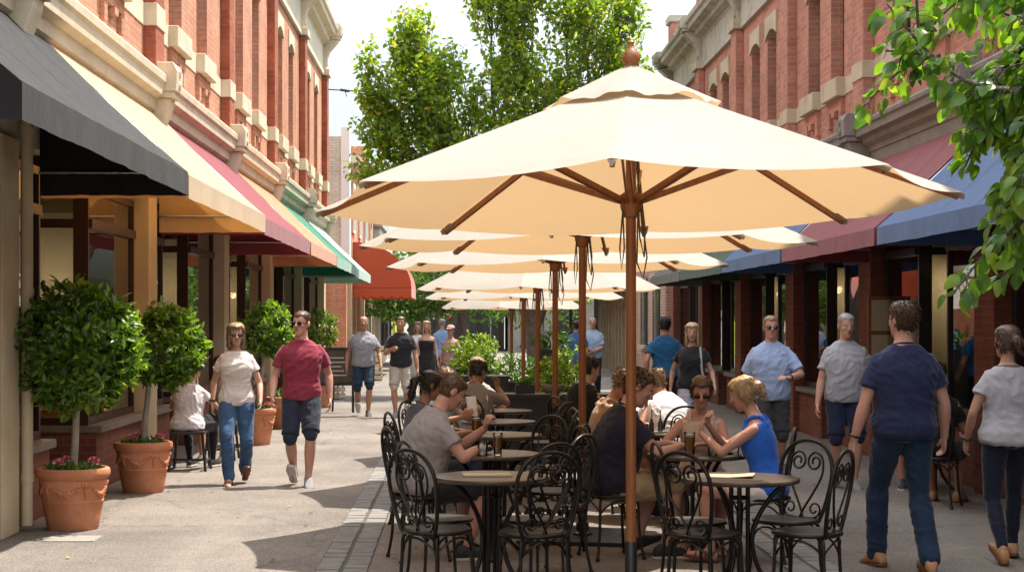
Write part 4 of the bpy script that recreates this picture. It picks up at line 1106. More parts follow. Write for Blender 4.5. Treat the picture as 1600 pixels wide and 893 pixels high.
shrub('boxed_shrub', 'yellow green shrub in a planter at the foot of the tree trunk', 1.35, 25.0, 0, (.28,.26,.32), 700, .07, MT['leaf_shrub'], G1, (.3,.3,.5))
shrub('boxed_shrub', 'lime shrub in a low planter right of the tree trunk', 1.75, 27.0, 0, (.34,.3,.34), 900, .075, MT['leaf_shrub'], G1, (.4,.3,.6))
shrub('boxed_shrub', 'green shrub on top of a tall slim black planter', 1.62, 29.5, 0, (.33,.28,.18), 600, .07, MT['leaf_herb'], G1, (.3,.25,1.15))
shrub('boxed_shrub', 'lime shrub in the farthest planter, nearest to the left walkers', .2, 31.5, 0, (.42,.35,.34), 900, .08, MT['leaf_shrub'], G1, (.5,.3,.75))

# ------------------------------------------------------------------ potted trees
def pot_mesh(parent, h=.5, r=.30):
    k = r/.30; m = MB()
    m.lathe([(.0,0),(.2*k,0),(.207*k,.012),(.225*k,h*.22),(.245*k,h*.44),(.25*k,h*.455),(.25*k,h*.475),(.246*k,h*.485),(.262*k,h*.66),(.272*k,h*.8),(.268*k,h*.815),(.285*k,h*.84),(.30*k,h*.88),(.302*k,h*.94),(.296*k,h*.985),(.28*k,h),(.262*k,h),(.255*k,h*.9),(.24*k,h*.86),(.0,h*.86)], 48)
    m.build('pot', MT['terra'], parent, smooth=40)
    s = MB(); s.lathe([(.0,h*.87),(.2*k,h*.885),(.247*k,h*.87),(.0,h*.865)], 28); s.build('soil', MT['soil'], parent, smooth=60)
    g_ = MB()      # swags and rosettes in relief
    for j in range(5):
        a0 = 2*PI*j/5+.3
        for i in range(15):
            u = i/14; a = a0+.2+u*(2*PI/5-.4); z = h*(.72-.13*math.sin(PI*u)); q = .247*k+(.27-.247)*k*(z/h-.48)/.3
            sz = .012+.008*math.sin(PI*u)
            g_.ell((q*math.cos(a), q*math.sin(a), z+.006*math.sin(i*2.3)), (sz, sz, sz), 7, 5)
        for i in range(6):
            a = a0+.02*math.sin(i*2); z = h*(.76-.045*i); q = .247*k+(.27-.247)*k*(z/h-.48)/.3
            sz = .02-.002*i; g_.ell((q*math.cos(a), q*math.sin(a), z), (sz, sz, sz), 7, 5)
        for sgn in (-1, 1):
            a = a0+sgn*.09; z = h*.745; q = .268*k; g_.ell((q*math.cos(a), q*math.sin(a), z), (.016,.016,.022), 7, 5)
    g_.build('relief_swag', MT['terra'], parent, smooth=60)

def potted_tree(label, x, y, ball_c, ball_r, n, flowers=True, h=.5, r=.3, lean=(0,0)):
    p = thing('potted_tree', label, 'potted tree', (x, y, 0), 0, 'standard bay trees in terracotta pots')
    pot_mesh(p, h, r)
    m = MB(); bz = ball_c[2]
    pts = smooth_path([(0,0,h*.85),(.012+lean[0]*.2,.0,h+.2),(.0+lean[0],.01,bz-.4),(lean[0]+.02,ball_c[1],bz-.1)], 6)
    m.tube(pts, [.034-.010*i/(len(pts)-1) for i in range(len(pts))], 12)
    for k in range(9):
        a = k*2.4; e = .5+.4*random.random()
        b0 = V((ball_c[0], ball_c[1], bz-.22+.02*k)); b1 = b0+V((ball_r[0]*.6*math.cos(a), ball_r[1]*.6*math.sin(a), ball_r[2]*e*.7))
        m.tube([b0, b0.lerp(b1,.5)+V((0,0,-.02)), b1], [.014,.009,.004], 6)
    m.build('trunk', MT['bark_pale'], p, smooth=60)
    ball_leaves('crown', ball_c, ball_r, n, .088, MT['leaf_pot'], p, .14, .5, .42)
    if flowers:
        nn = 420; a = rng.random(nn)*2*PI; q = .22*r/.3*np.sqrt(rng.random(nn)); d = unit(nn); d[:,2] = np.abs(d[:,2])+.3
        P = np.stack([q*np.cos(a), q*np.sin(a), np.full(nn, h*.88)+rng.random(nn)*.07], axis=1)
        link(leaf_mesh('bedding_leaves', P, d, unit(nn), .03+.04*rng.random(nn), .45), 'bedding_leaves', MT['leaf_herb'], p)
        nf = 130; cl = rng.integers(0, 9, nf); ca = cl*2.1; 
        c_ = np.stack([.17*np.cos(ca), .17*np.sin(ca), np.full(nf, h+.035)], axis=1)*np.array([r/.3, r/.3, 1]); d = unit(nf); d[:,2] = np.abs(d[:,2])
        link(leaf_mesh('flowers', c_+d*.028, d+unit(nf)*.6, unit(nf), np.full(nf, .032), .85, .15, .05), 'flowers', MT['flower'], p)
    return p
potted_tree('bushiest potted bay tree with sunlit leaves, in the nearest terracotta pot at the left', -3.17, 13.6, (.02, 0, 1.46), (.49,.46,.46), 6600, lean=(.03,0))
potted_tree('darker potted bay tree second from the left, beside the seated woman', -3.15, 16.5, (.22, 0, 1.42), (.32,.33,.35), 3400, lean=(.05,0), r=.29)
potted_tree('potted bay tree behind the walking couple, third along the shopfronts', -2.8, 22.8, (.16, 0, 1.55), (.28,.3,.34), 1900, lean=(.1,0), r=.27)
potted_tree('smallest and farthest potted bay tree, beyond the man in maroon', -2.75, 32.5, (.0, 0, 1.5), (.3,.3,.33), 1100, False, lean=(0,0))
pp = thing('terracotta_pot', 'terracotta pot of low greenery between the couple, without a tree', 'flower pot', (-2.78, 26.2, 0))
pot_mesh(pp, .5, .28)
nn = 200; d = unit(nn); d[:,2] = np.abs(d[:,2])+.2
link(leaf_mesh('bedding_leaves', d*np.array([.18,.18,.1])+np.array([0,0,.45]), d, unit(nn), .05+.04*rng.random(nn), .5), 'bedding_leaves', MT['leaf_herb'], pp)

# ------------------------------------------------------------------ stool, easel, crates
def stool(label, x, y, rz):
    s = thing('black_stool', label, 'stool', (x, y, 0), rz, 'low black stools')
    m = MB(); m.box(-.2,.2,-.19,.19,.42,.45); m.build('seat', MT['black'], s, bevel=.012)
    for sx in (-1,1):
        for sy in (-1,1):
            l = MB(); l.tube([(sx*.17,sy*.16,.42),(sx*.21,sy*.2,0)], .016, 8); l.build('leg', MT['black'], s, smooth=60)
    m = MB()
    for sx in (-1,1): m.tube([(sx*.2,-.19,.12),(sx*.2,.19,.12)], .012, 8)
    m.tube([(-.2,0,.12),(.2,0,.12)], .012, 8); m.build('stretcher', MT['black'], s, smooth=60)
    return s
stool('low black stool under the woman in the white top by the shopfront', -3.08, 18.9, 0)
stool('low black stool under the companion facing the woman in the white top', -2.95, 20.35, 0)
ez = thing('easel_sign', 'chalkboard easel sign on the footpath by the far brick corner', 'easel sign', (-2.3, 30.6, 0), R(12))
m = MB(); m.box(-.3,.3,-.02,.02,.55,1.15); m.build('board', MT['slate'], ez)
m = MB(); m.box(-.34,-.3,-.03,.03,.0,1.22); m.box(.3,.34,-.03,.03,.0,1.22); m.box(-.3,.3,-.03,.03,1.15,1.2); m.box(-.3,.3,-.03,.03,.5,.55); m.tube([(0,.03,1.15),(0,.45,0)], .02, 6); m.build('frame', MT['black'], ez)
m = MB()
for k in range(5): m.box(-.2, .2-.05*(k % 3), -.024, -.02, .68+.08*k, .70+.08*k)
m.build('chalk_lines', MT['chalk'], ez)
def crate(label, x, y, z, rz, s=1):
    c = thing('wooden_crate', label, 'crate', (x, y, z), rz, 'wooden crates by the far left shops')
    m = MB()
    for zz in (.02, .13, .24):
        m.box(-.25*s,.25*s,-.2*s,-.185*s,zz*s,(zz+.08)*s); m.box(-.25*s,.25*s,.185*s,.2*s,zz*s,(zz+.08)*s)
        m.box(-.25*s,-.235*s,-.185*s,.185*s,zz*s,(zz+.08)*s); m.box(.235*s,.25*s,-.185*s,.185*s,zz*s,(zz+.08)*s)
    m.build('slats', MT['int_panel'], c)
    m = MB(); m.box(-.235*s,.235*s,-.185*s,.185*s,.0,.02*s)
    for sx in (-.22, .2):
        for sy in (-.18, .16): m.box(sx*s,(sx+.02)*s,sy*s,(sy+.02)*s,.02*s,.32*s)
    m.build('base', MT['int_wood'], c)
crate('wooden crate on the ground by the far left shop, under another crate', -2.6, 47.0, 0, .1, 1.5)
crate('wooden crate stacked on top of another by the far left shop', -2.6, 47.0, .5, .25, 1.5)
crate('small wooden crate on the footpath before the corner with the easel sign', -2.85, 36.0, 0, -.2, 1.2)

# ------------------------------------------------------------------ trees
def branch_tree(label, name, base, trunk_pts, r0, tips, nleaf, lsize, mat, twig=.5, bark='bark', simple=False, gap=-.14, cat='tree'):
    """trunk_pts: list of limb polylines; tips: list of crown lobes (centre, radii, weight) in local coordinates"""
    tr = thing(name, label, cat, base)
    m = MB()
    for pts, ra, rb in trunk_pts:
        sp = smooth_path(pts, 6); n = len(sp)
        sp = [p+V((noise.noise(p*1.7), noise.noise(p*1.7+V((5,5,5))), 0))*.05*(0 if i == 0 else 1) for i, p in enumerate(sp)]
        m.tube(sp, [ra+(rb-ra)*i/(n-1) for i in range(n)], 10)
    P = []; D = []
    tot = sum(t_[2] for t_ in tips)
    for c, r, wgt, org in tips:
        k = int(nleaf*wgt/tot); per = 9; nsp = max(1, k//per)
        d = unit(nsp); q = rng.random(nsp)**.42
        sp = d*q[:, None]*np.array(r)[None, :]
        lump = np.array([noise.noise(V((c[0]*3+x[0]*1.25, c[1]+x[1]*1.25, c[2]*2+x[2]*1.25))) for x in sp])
        keep = lump > gap
        sp = sp[keep]; d = d[keep]; nsp = len(sp)
        cen = np.array(c)[None, :]+sp
        out = cen-np.array(org)[None, :]; out /= np.linalg.norm(out, axis=1, keepdims=True)
        out = out+unit(nsp)*.45; out[:, 2] += .35; out /= np.linalg.norm(out, axis=1, keepdims=True)
        for j in range(per):
            a = (j/per-.4)*twig
            P.append(cen+out*a+unit(nsp)*.03); D.append(out*.35+unit(nsp)*.95+np.array([0,0,-.25]))
        # some visible twigs
        for j in range(min(nsp, int(nsp*.30))):
            s0 = V(cen[j]-out[j]*twig*.9); s1 = V(cen[j]+out[j]*twig*.5)
            m.tube([s0, s1], [.010, .004], 4)
        for j in range(0, nsp, max(1, nsp//4)):
            o_ = V(org); e = V(cen[j]); md = o_.lerp(e, .5)+V((0,0,-.15))+V(unit(1)[0])*.15
            m.tube(smooth_path([o_, md, e], 4), [.03-.022*i/8 for i in range(9)], 6)
    m.build('trunk', MT[bark], tr, smooth=60)
    P = np.concatenate(P); D = np.concatenate(D); n = len(P)
    Nn = unit(n); Nn[:, 2] = np.abs(Nn[:, 2])+.3
    me = leaf_mesh('crown', P, D, Nn, lsize*(.65+.6*rng.random(n)), .62, .22, .2, simple)
    link(me, 'crown', mat, tr)
    return tr
branch_tree('tall leafy street tree with a forked trunk, rising above the row of umbrellas', 'street_tree', (1.7, 38.0, 0),
    [([(0,0,-.1),(.02,0,.8),(-.02,0,1.7)], .22, .19), ([(-.02,0,1.6),(-.3,0,2.4),(-.75,.1,3.4),(-1.7,.2,5.0),(-2.6,.2,7.0)], .15, .03), ([(0,0,1.6),(.05,.1,2.6),(-.15,.1,4.5),(-.3,.1,7),(-.2,0,9.6)], .14, .03), ([(0,0,1.6),(.35,-.1,2.5),(.8,-.1,3.6),(1.5,-.1,5.6),(1.9,0,8.2)], .15, .03), ([(-.2,.1,4.4),(-.9,-.1,6.2),(-1.0,0,8.4)], .07, .02), ([(.8,-.1,3.6),(.8,.2,6),(.7,.1,9)], .07, .02)],
    .05, [((-2.6,0,6.4),(1.1,1.0,1.3),1.5,(-1.4,.1,4.6)), ((-1.9,0,6.9),(.8,.8,.9),.7,(-1.4,.1,5)), ((-2.8,0,7.9),(.5,.6,.85),.45,(-2.2,.2,6.4)), ((-3.65,0,7.2),(.32,.4,.8),.25,(-2.9,.2,5.8)), ((-3.45,0,6.1),(.6,.7,.8),.5,(-2.3,.2,5)), ((-1.8,0,5.2),(1.1,1.0,.9),.9,(-.7,.1,3.8)), ((-3.2,0,5.0),(.85,.8,.75),.7,(-1.6,.1,4)),
      ((-.75,0,8.6),(.8,.9,1.1),.9,(-.2,.1,6.6)), ((-.2,0,7.1),(.9,1.0,1.0),.9,(-.2,.1,5.4)), ((-.6,0,5.9),(1.0,1.0,.9),.8,(-.3,.1,4.4)), ((1.1,0,8.6),(1.0,1.1,1.2),1.2,(1.2,0,6.4)), ((1.9,0,7.2),(.8,.9,.95),.7,(1.5,0,5.4)), ((.8,0,6.6),(.9,1.0,.9),.8,(.7,.1,5)), ((1.5,0,5.7),(.9,.9,.8),.6,(1.1,0,4.2)), ((.1,0,9.8),(1.2,1.2,1.0),.7,(-.25,0,8.5)), ((-1.15,0,9.4),(.6,.6,.8),.3,(-1.0,0,8.2)), ((2.2,0,8.6),(.45,.6,.7),.3,(1.8,0,7.2))],
    42000, .145, MT['leaf_tree'], .72, gap=-.10)
branch_tree('broad dark street tree past the planters, its low crown hanging by the red sign', 'street_tree', (.1, 57, 0),
    [([(0,0,-.1),(.05,0,1.2),(-.1,0,2.2)], .2, .16), ([(-.1,0,2.1),(-.8,0,3),(-1.6,0,3.8)], .13, .04), ([(-.05,0,2.1),(.5,0,3.2),(1.2,0,4.4)], .13, .04), ([(0,0,2.1),(.0,0,3.5),(.1,0,5)], .12, .03)],
    .2, [((-2.2,0,3.0),(1.7,1.2,1.0),1.4,(-.8,0,3)), ((-1.9,0,2.1),(1.6,1.0,.5),1.0,(-.8,0,2.6)), ((.2,0,4.2),(1.7,1.3,1.3),1.3,(0,0,3.4)), ((1.8,0,3.2),(1.4,1.2,1.1),1,(.6,0,3.2)), ((.3,0,2.5),(2.4,1.2,.6),1,(0,0,2.6))],
    9500, .17, MT['leaf_far'], .7, simple=True)
branch_tree('farther street tree with paired trunks near the end of the street', 'street_tree', (-1.0, 62, 0),
    [([(0,0,-.1),(.1,0,1.2),(.3,0,2.6)], .2, .13), ([(.4,0,-.1),(.6,0,1.2),(1.0,0,2.6)], .17, .1)],
    .2, [((-1.1,0,2.8),(1.7,1.2,1.3),1,(.2,0,2.6)), ((.8,0,3.6),(1.8,1.3,1.5),1.2,(.6,0,2.6)), ((2,0,2.6),(1.5,1.2,1.0),.8,(1,0,2.6))],
    5000, .19, MT['leaf_far'], .7, simple=True)
branch_tree('street tree at the far end behind the umbrella poles', 'street_tree', (3.0, 70, 0),
    [([(0,0,-.1),(-.1,0,1.5),(.1,0,2.8)], .22, .14)],
    .2, [((-1.2,0,2.9),(1.8,1.2,1.3),1,(0,0,2.6)), ((1.0,0,3.2),(1.9,1.3,1.6),1.2,(.1,0,2.6))],
    4500, .2, MT['leaf_far'], .7, simple=True)
branch_tree('slender young tree whose top shows against the shaded brick terrace', 'young_tree', (3.72, 36.2, 0),
    [([(0,0,-.05),(.03,0,2),(.1,0,4),(.45,0,6.2)], .05, .015)],
    .05, [((.55,0,5.9),(.55,.5,.85),1,(.3,0,5)), ((.95,0,5.6),(.4,.4,.5),.5,(.4,0,5)), ((.3,0,4.9),(.4,.4,.5),.4,(.2,0,4.4))],
    1500, .11, MT['leaf_tree'], .35)

# near tree whose hanging twigs frame the right side of the view
ft = thing('overhanging_tree', 'near street tree with heart shaped leaves hanging in from the right', 'tree', (3.3, 4.7, 0))
m = MB()
sp = smooth_path([(0,0,-.1),(.02,0,1.2),(-.05,0,2.2),(-.2,.05,3.2),(-.3,.1,4.3)], 6); m.tube(sp, [.11-.07*i/(len(sp)-1) for i in range(len(sp))], 12)
P = []; D = []; Nl = []
def fg_branch(pts, r0, lv, dens=1.0, sub=5):
    sp = smooth_path(pts, 10); n = len(sp)
    m.tube(sp, [r0+(.003-r0)*i/(n-1) for i in range(n)], 7)
    L = sum((sp[i+1]-sp[i]).length for i in range(n-1))
    if lv > 0:
        for k in range(sub):
            i = int(n*(.25+.72*(k+random.random()*.6)/sub)); i = min(n-2, i); dr = (sp[i+1]-sp[i]).normalized()
            q = (dr+V(unit(1)[0])*.85+V((0,0,-.25))).normalized(); ln = (.22+.2*random.random())
            ln = ln*.72
            fg_branch([sp[i], sp[i]+q*ln*.5+V((0,0,.01)), sp[i]+q*ln+V((0,0,-.03))], .005, lv-1, dens, 0)
    step = .0085/dens; s = 0
    for i in range(n-1):
        seg = (sp[i+1]-sp[i]).length; s += seg
        if i > n*.12:
            while s > step:
                s -= step
                if random.random() < .72:
                    a = V(unit(1)[0]); dr = (sp[i+1]-sp[i]).normalized()
                    q = (a-dr*a.dot(dr)).normalized()*.8+dr*.45+V((0,0,-.45))
                    st0 = sp[i]; st1 = sp[i]+q.normalized()*.028
                    m.tube([st0, st1], .0013, 4)
                    P.append(st1); D.append((q+V((0,0,-.35)))); Nl.append((V(unit(1)[0])*1.0+V((-.1,-.3,.6))))
root = V((3.3, 4.7, 0))
def fb(a, *pts, r=.014, lv=1, dens=1.0, sub=6):
    fg_branch([V(a)]+[V(p)-root for p in pts], r, lv, dens, sub)
A = (-.2,.05,3.2); B = (-.05,0,2.6); C = (-.3,.1,4.0)
fb(A, (2.6,4.75,2.9), (2.05,4.8,2.52), (1.72,4.8,2.38), (1.50,4.82,2.38), (1.36,4.84,2.48), (1.24,4.84,2.62), dens=1.3, sub=7)
fb(A, (2.7,4.8,2.95), (2.2,4.85,2.5), (1.9,4.9,2.34), (1.66,4.9,2.27), dens=1.1)
fb(A, (2.7,4.6,2.9), (2.1,4.6,2.55), (1.8,4.62,2.38), (1.56,4.65,2.24), dens=1.1)
fb(B, (2.5,4.75,2.35), (2.0,4.8,2.14), (1.84,4.8,2.1), (1.7,4.82,2.07), dens=1.1)
fb(B, (2.5,4.85,2.3), (2.0,4.9,2.07), (1.8,4.95,2.02), (1.66,4.95,2.0), dens=1.1)
fb(B, (2.6,4.6,2.3), (2.2,4.6,2.2), (1.9,4.6,2.08), (1.76,4.65,2.02), dens=1.2)
fb(A, (2.7,4.9,2.8), (2.2,5.0,2.55), (1.85,5.0,2.5), (1.66,5.0,2.62), dens=1.1)
fb(C, (2.6,4.8,3.4), (2.1,4.9,2.95), (1.7,4.9,2.68), (1.42,4.9,2.72), dens=.9)
fb(A, (2.5,4.7,2.7), (2.0,4.75,2.4), (1.78,4.75,2.2), (1.7,4.75,2.1), dens=1.3)
for (a_, b_, c_) in (((2.1,4.8,2.45),(1.9,4.75,2.35),(1.62,4.7,2.12)), ((2.1,4.9,2.75),(1.85,4.9,2.62),(1.66,4.85,2.42)), ((2.2,5,2.25),(1.9,5,2.15),(1.7,4.98,2.08)),
                     ((2.2,4.6,2.7),(1.9,4.55,2.56),(1.72,4.5,2.4)), ((2.1,5.1,2.4),(1.9,5.1,2.3),(1.72,5.1,2.2)), ((2.2,4.8,2.2),(1.95,4.8,2.12),(1.75,4.78,2.06)), ((2.3,4.9,2.9),(1.95,4.95,2.78),(1.75,4.95,2.7))):
    fb(A if c_[2] > 2.2 else B, (2.6, 4.8, a_[2]+.25), a_, b_, c_, dens=1.5, sub=7)
for k in range(24):      # dense hanging mass on the street side
    z_ = 2.02+.72*random.random(); y_ = 4.55+.7*random.random(); x_ = 1.64+.25*random.random()+(.14 if z_ < 2.2 else 0)
    fb(A if z_ > 2.3 else B, (2.6, y_, z_+.3), (2.15, y_, z_+.12), (x_+.1, y_, z_+.02), (x_, y_, z_-.06), dens=1.2, sub=6)
for k in range(10):      # crown outside the picture
    a = k*.7; e = V((3.1+1.2*math.cos(a)+.3, 4.7+1.2*math.sin(a)*.9, 3.4+.9*random.random()))
    fb(C if k % 2 else A, (3.1+.5*math.cos(a), 4.7+.5*math.sin(a), 3.8), tuple(e), dens=.5, sub=6)
m.build('trunk', MT['bark'], ft, smooth=60)
P = np.array([tuple(p) for p in P]); D = np.array([tuple(p) for p in D]); Nl = np.array([tuple(p) for p in Nl])
me = leaf_mesh('crown', P, D, Nl, .05+.036*rng.random(len(P)), .74, .28, .32, False, .24)
o = link(me, 'crown', MT['leaf_fg'], ft)
sb = o.modifiers.new('sub', 'SUBSURF'); sb.levels = 1; sb.render_levels = 1

# fallen leaves on the asphalt
nl = 150
P = np.stack([-3.1+8*rng.random(nl), 11+16*rng.random(nl), np.full(nl, .006)], axis=1); P[P[:,0] > 4.6, 0] = -1.9
D = unit(nl); D[:,2] *= .12; Nf = unit(nl)*.3; Nf[:,2] = 1
MT['leaf_dry'] = leaf_mat('dry leaf', [(.16,.09,.03), (.25,.17,.06), (.12,.1,.03), (.33,.26,.12)], (1,1,.6), .1, .7, .2)
tag(link(leaf_mesh('fallen_leaves', P, D, Nf, .03+.035*rng.random(nl), .6, .15, -.1), 'fallen_leaves', MT['leaf_dry']), 'small dry leaves scattered over the grey asphalt', 'leaf litter', kind='stuff')
# ------------------------------------------------------------------ people
SK = {'fair': (.50,.30,.215), 'tan': (.42,.22,.14), 'pink': (.53,.29,.22), 'olive': (.36,.20,.125)}
SKM = {k: M_('skin '+k, c, .48, var=.1, vs=9, sss=.12, spec=.35, dirt=(c[0]*.95, c[1]*.72, c[2]*.7, .5), ds=7) for k, c in SK.items()}
_cm = {}
def cloth(name, col, denim=False, sheen=.15):
    if name not in _cm:
        _cm[name] = M_(name, col, .85, var=.16 if denim else .07, vs=5 if denim else 3, bump=.35, bs=260, bd=.002, sheen=sheen, spec=.2, dirt=(tuple(min(1, x*1.9+.015) for x in col)+(.35,)) if denim else None, ds=4)
    return _cm[name]
HAIRC = {'brown': (.09,.05,.028), 'dark': (.022,.016,.012), 'blonde': (.42,.29,.15), 'ash': (.24,.16,.09), 'grey': (.32,.31,.30), 'sandy': (.22,.14,.08), 'red': (.18,.075,.03)}
HAIRM = {}
for k, c in HAIRC.items():
    m, t, nd, ln = nt('hair '+k)
    co = coords(t); mp = nd.new('ShaderNodeMapping'); mp.inputs['Scale'].default_value = (1, 1, .12); ln.new(co, mp.inputs[0])
    f = remap(t, noise_n(t, mp.outputs[0], 120, 4, .7), .3, .7, .55, 1.5)
    p = nd.new('ShaderNodeBsdfPrincipled'); ln.new(mixc(t, 1, c, f, 'MULTIPLY'), p.inputs['Base Color']); p.inputs['Roughness'].default_value = .42
    b = nd.new('ShaderNodeBump'); b.inputs['Strength'].default_value = .6; b.inputs['Distance'].default_value = .004; ln.new(noise_n(t, mp.outputs[0], 120, 3), b.inputs['Height']); ln.new(b.outputs[0], p.inputs['Normal'])
    o = nd.new('ShaderNodeOutputMaterial'); ln.new(p.outputs[0], o.inputs[0]); HAIRM[k] = m
MT['eye_white'] = M_('eye white', (.7,.68,.65), .2); MT['iris'] = M_('dark iris', (.03,.02,.015), .15); MT['lip'] = M_('lips', (.42,.15,.12), .45)
MT['lens'] = M_('dark lens', (.008,.008,.009), .08, var=.02, spec=.8)
MT['shoe_dark'] = M_('dark shoe', (.03,.03,.034), .6); MT['shoe_grey'] = M_('grey canvas shoe', (.22,.22,.23), .8); MT['shoe_tan'] = M_('tan leather shoe', (.38,.2,.1), .6)
MT['sole'] = M_('pale sole', (.6,.58,.54), .7); MT['leather'] = M_('brown leather', (.13,.055,.025), .5)

def sring(c, ax, ay, hw, hd, n=20, p=2.4):
    out = []
    for i in range(n):
        a = 2*PI*i/n; ca, sa = math.cos(a), math.sin(a)
        out.append(c+ax*(hw*math.copysign(abs(ca)**(2/p), ca))+ay*(hd*math.copysign(abs(sa)**(2/p), sa)))
    return out

def remesh(mb, name, vox, it=4, wr=0, seed=0, wscale=14, fac=.5):
    me = mb.mesh('tmp'); o = bpy.data.objects.new('tmp', me); COL.objects.link(o)
    r = o.modifiers.new('r', 'REMESH'); r.mode = 'VOXEL'; r.voxel_size = vox; r.use_smooth_shade = True
    if it:
        s = o.modifiers.new('s', 'SMOOTH'); s.factor = fac; s.iterations = it
    dg = bpy.context.evaluated_depsgraph_get(); dg.update()
    out = bpy.data.meshes.new_from_object(o.evaluated_get(dg)); out.name = name
    bpy.data.objects.remove(o); bpy.data.meshes.remove(me)
    out.materials.clear()
    if wr:
        n = len(out.vertices); co = np.empty(n*3, np.float32); out.vertices.foreach_get('co', co); co = co.reshape(-1, 3)
        nn = np.empty(n*3, np.float32); out.vertices.foreach_get('normal', nn); nn = nn.reshape(-1, 3)
        d = np.empty(n, np.float32); off = V((seed*3.1, seed*1.7, seed))
        for i in range(n):
            q = V(co[i].tolist()); w1 = noise.noise(q*3.2+off)
            qq = V((q.x*1.0+w1*.12, q.y*1.0, q.z*1.25+.6*q.x+w1*.1))*wscale+off
            d[i] = max(-.35, (1-2.2*abs(noise.noise(qq)))*.6+(1-2*abs(noise.noise(qq*.45+V((9,0,0)))))*.8-.6)
        co = co+nn*(d*wr)[:, None]; out.vertices.foreach_set('co', co.ravel()); out.update()
    out.polygons.foreach_set('use_smooth', [True]*len(out.polygons))
    return out

def ik(a, b, l1, l2, hint):
    d = b-a; L = min(d.length, (l1+l2)*.995); u = d.normalized(); b = a+u*L
    c = (l1*l1-l2*l2+L*L)/(2*L); h = math.sqrt(max(0, l1*l1-c*c)); w_ = hint-u*hint.dot(u)
    w_ = w_.normalized() if w_.length > 1e-5 else u.orthogonal().normalized()
    return a+u*c+w_*h, b

HEAD = [(.0,.016,.020,.058),(.012,.034,.038,.048),(.035,.048,.058,.034),(.06,.056,.074,.020),(.09,.063,.085,.010),(.12,.069,.092,.003),(.15,.073,.097,-.003),(.18,.073,.096,-.007),(.205,.066,.086,-.009),(.222,.050,.064,-.010),(.232,.026,.034,-.010)]
def head_pt(h, a, off=0.0):
    """surface point of the head at height h above the chin, angle a (0 = front)"""
    for i in range(len(HEAD)-1):
        if h <= HEAD[i+1][0] or i == len(HEAD)-2:
            t_ = (h-HEAD[i][0])/(HEAD[i+1][0]-HEAD[i][0]); t_ = max(0, min(1, t_))
            w_, d, y = [HEAD[i][k]+(HEAD[i+1][k]-HEAD[i][k])*t_ for k in (1,2,3)]
            break
    return V(((w_+off)*math.sin(a), y+(d+off)*math.cos(a), h+off*.6*(h-.115)/.115))

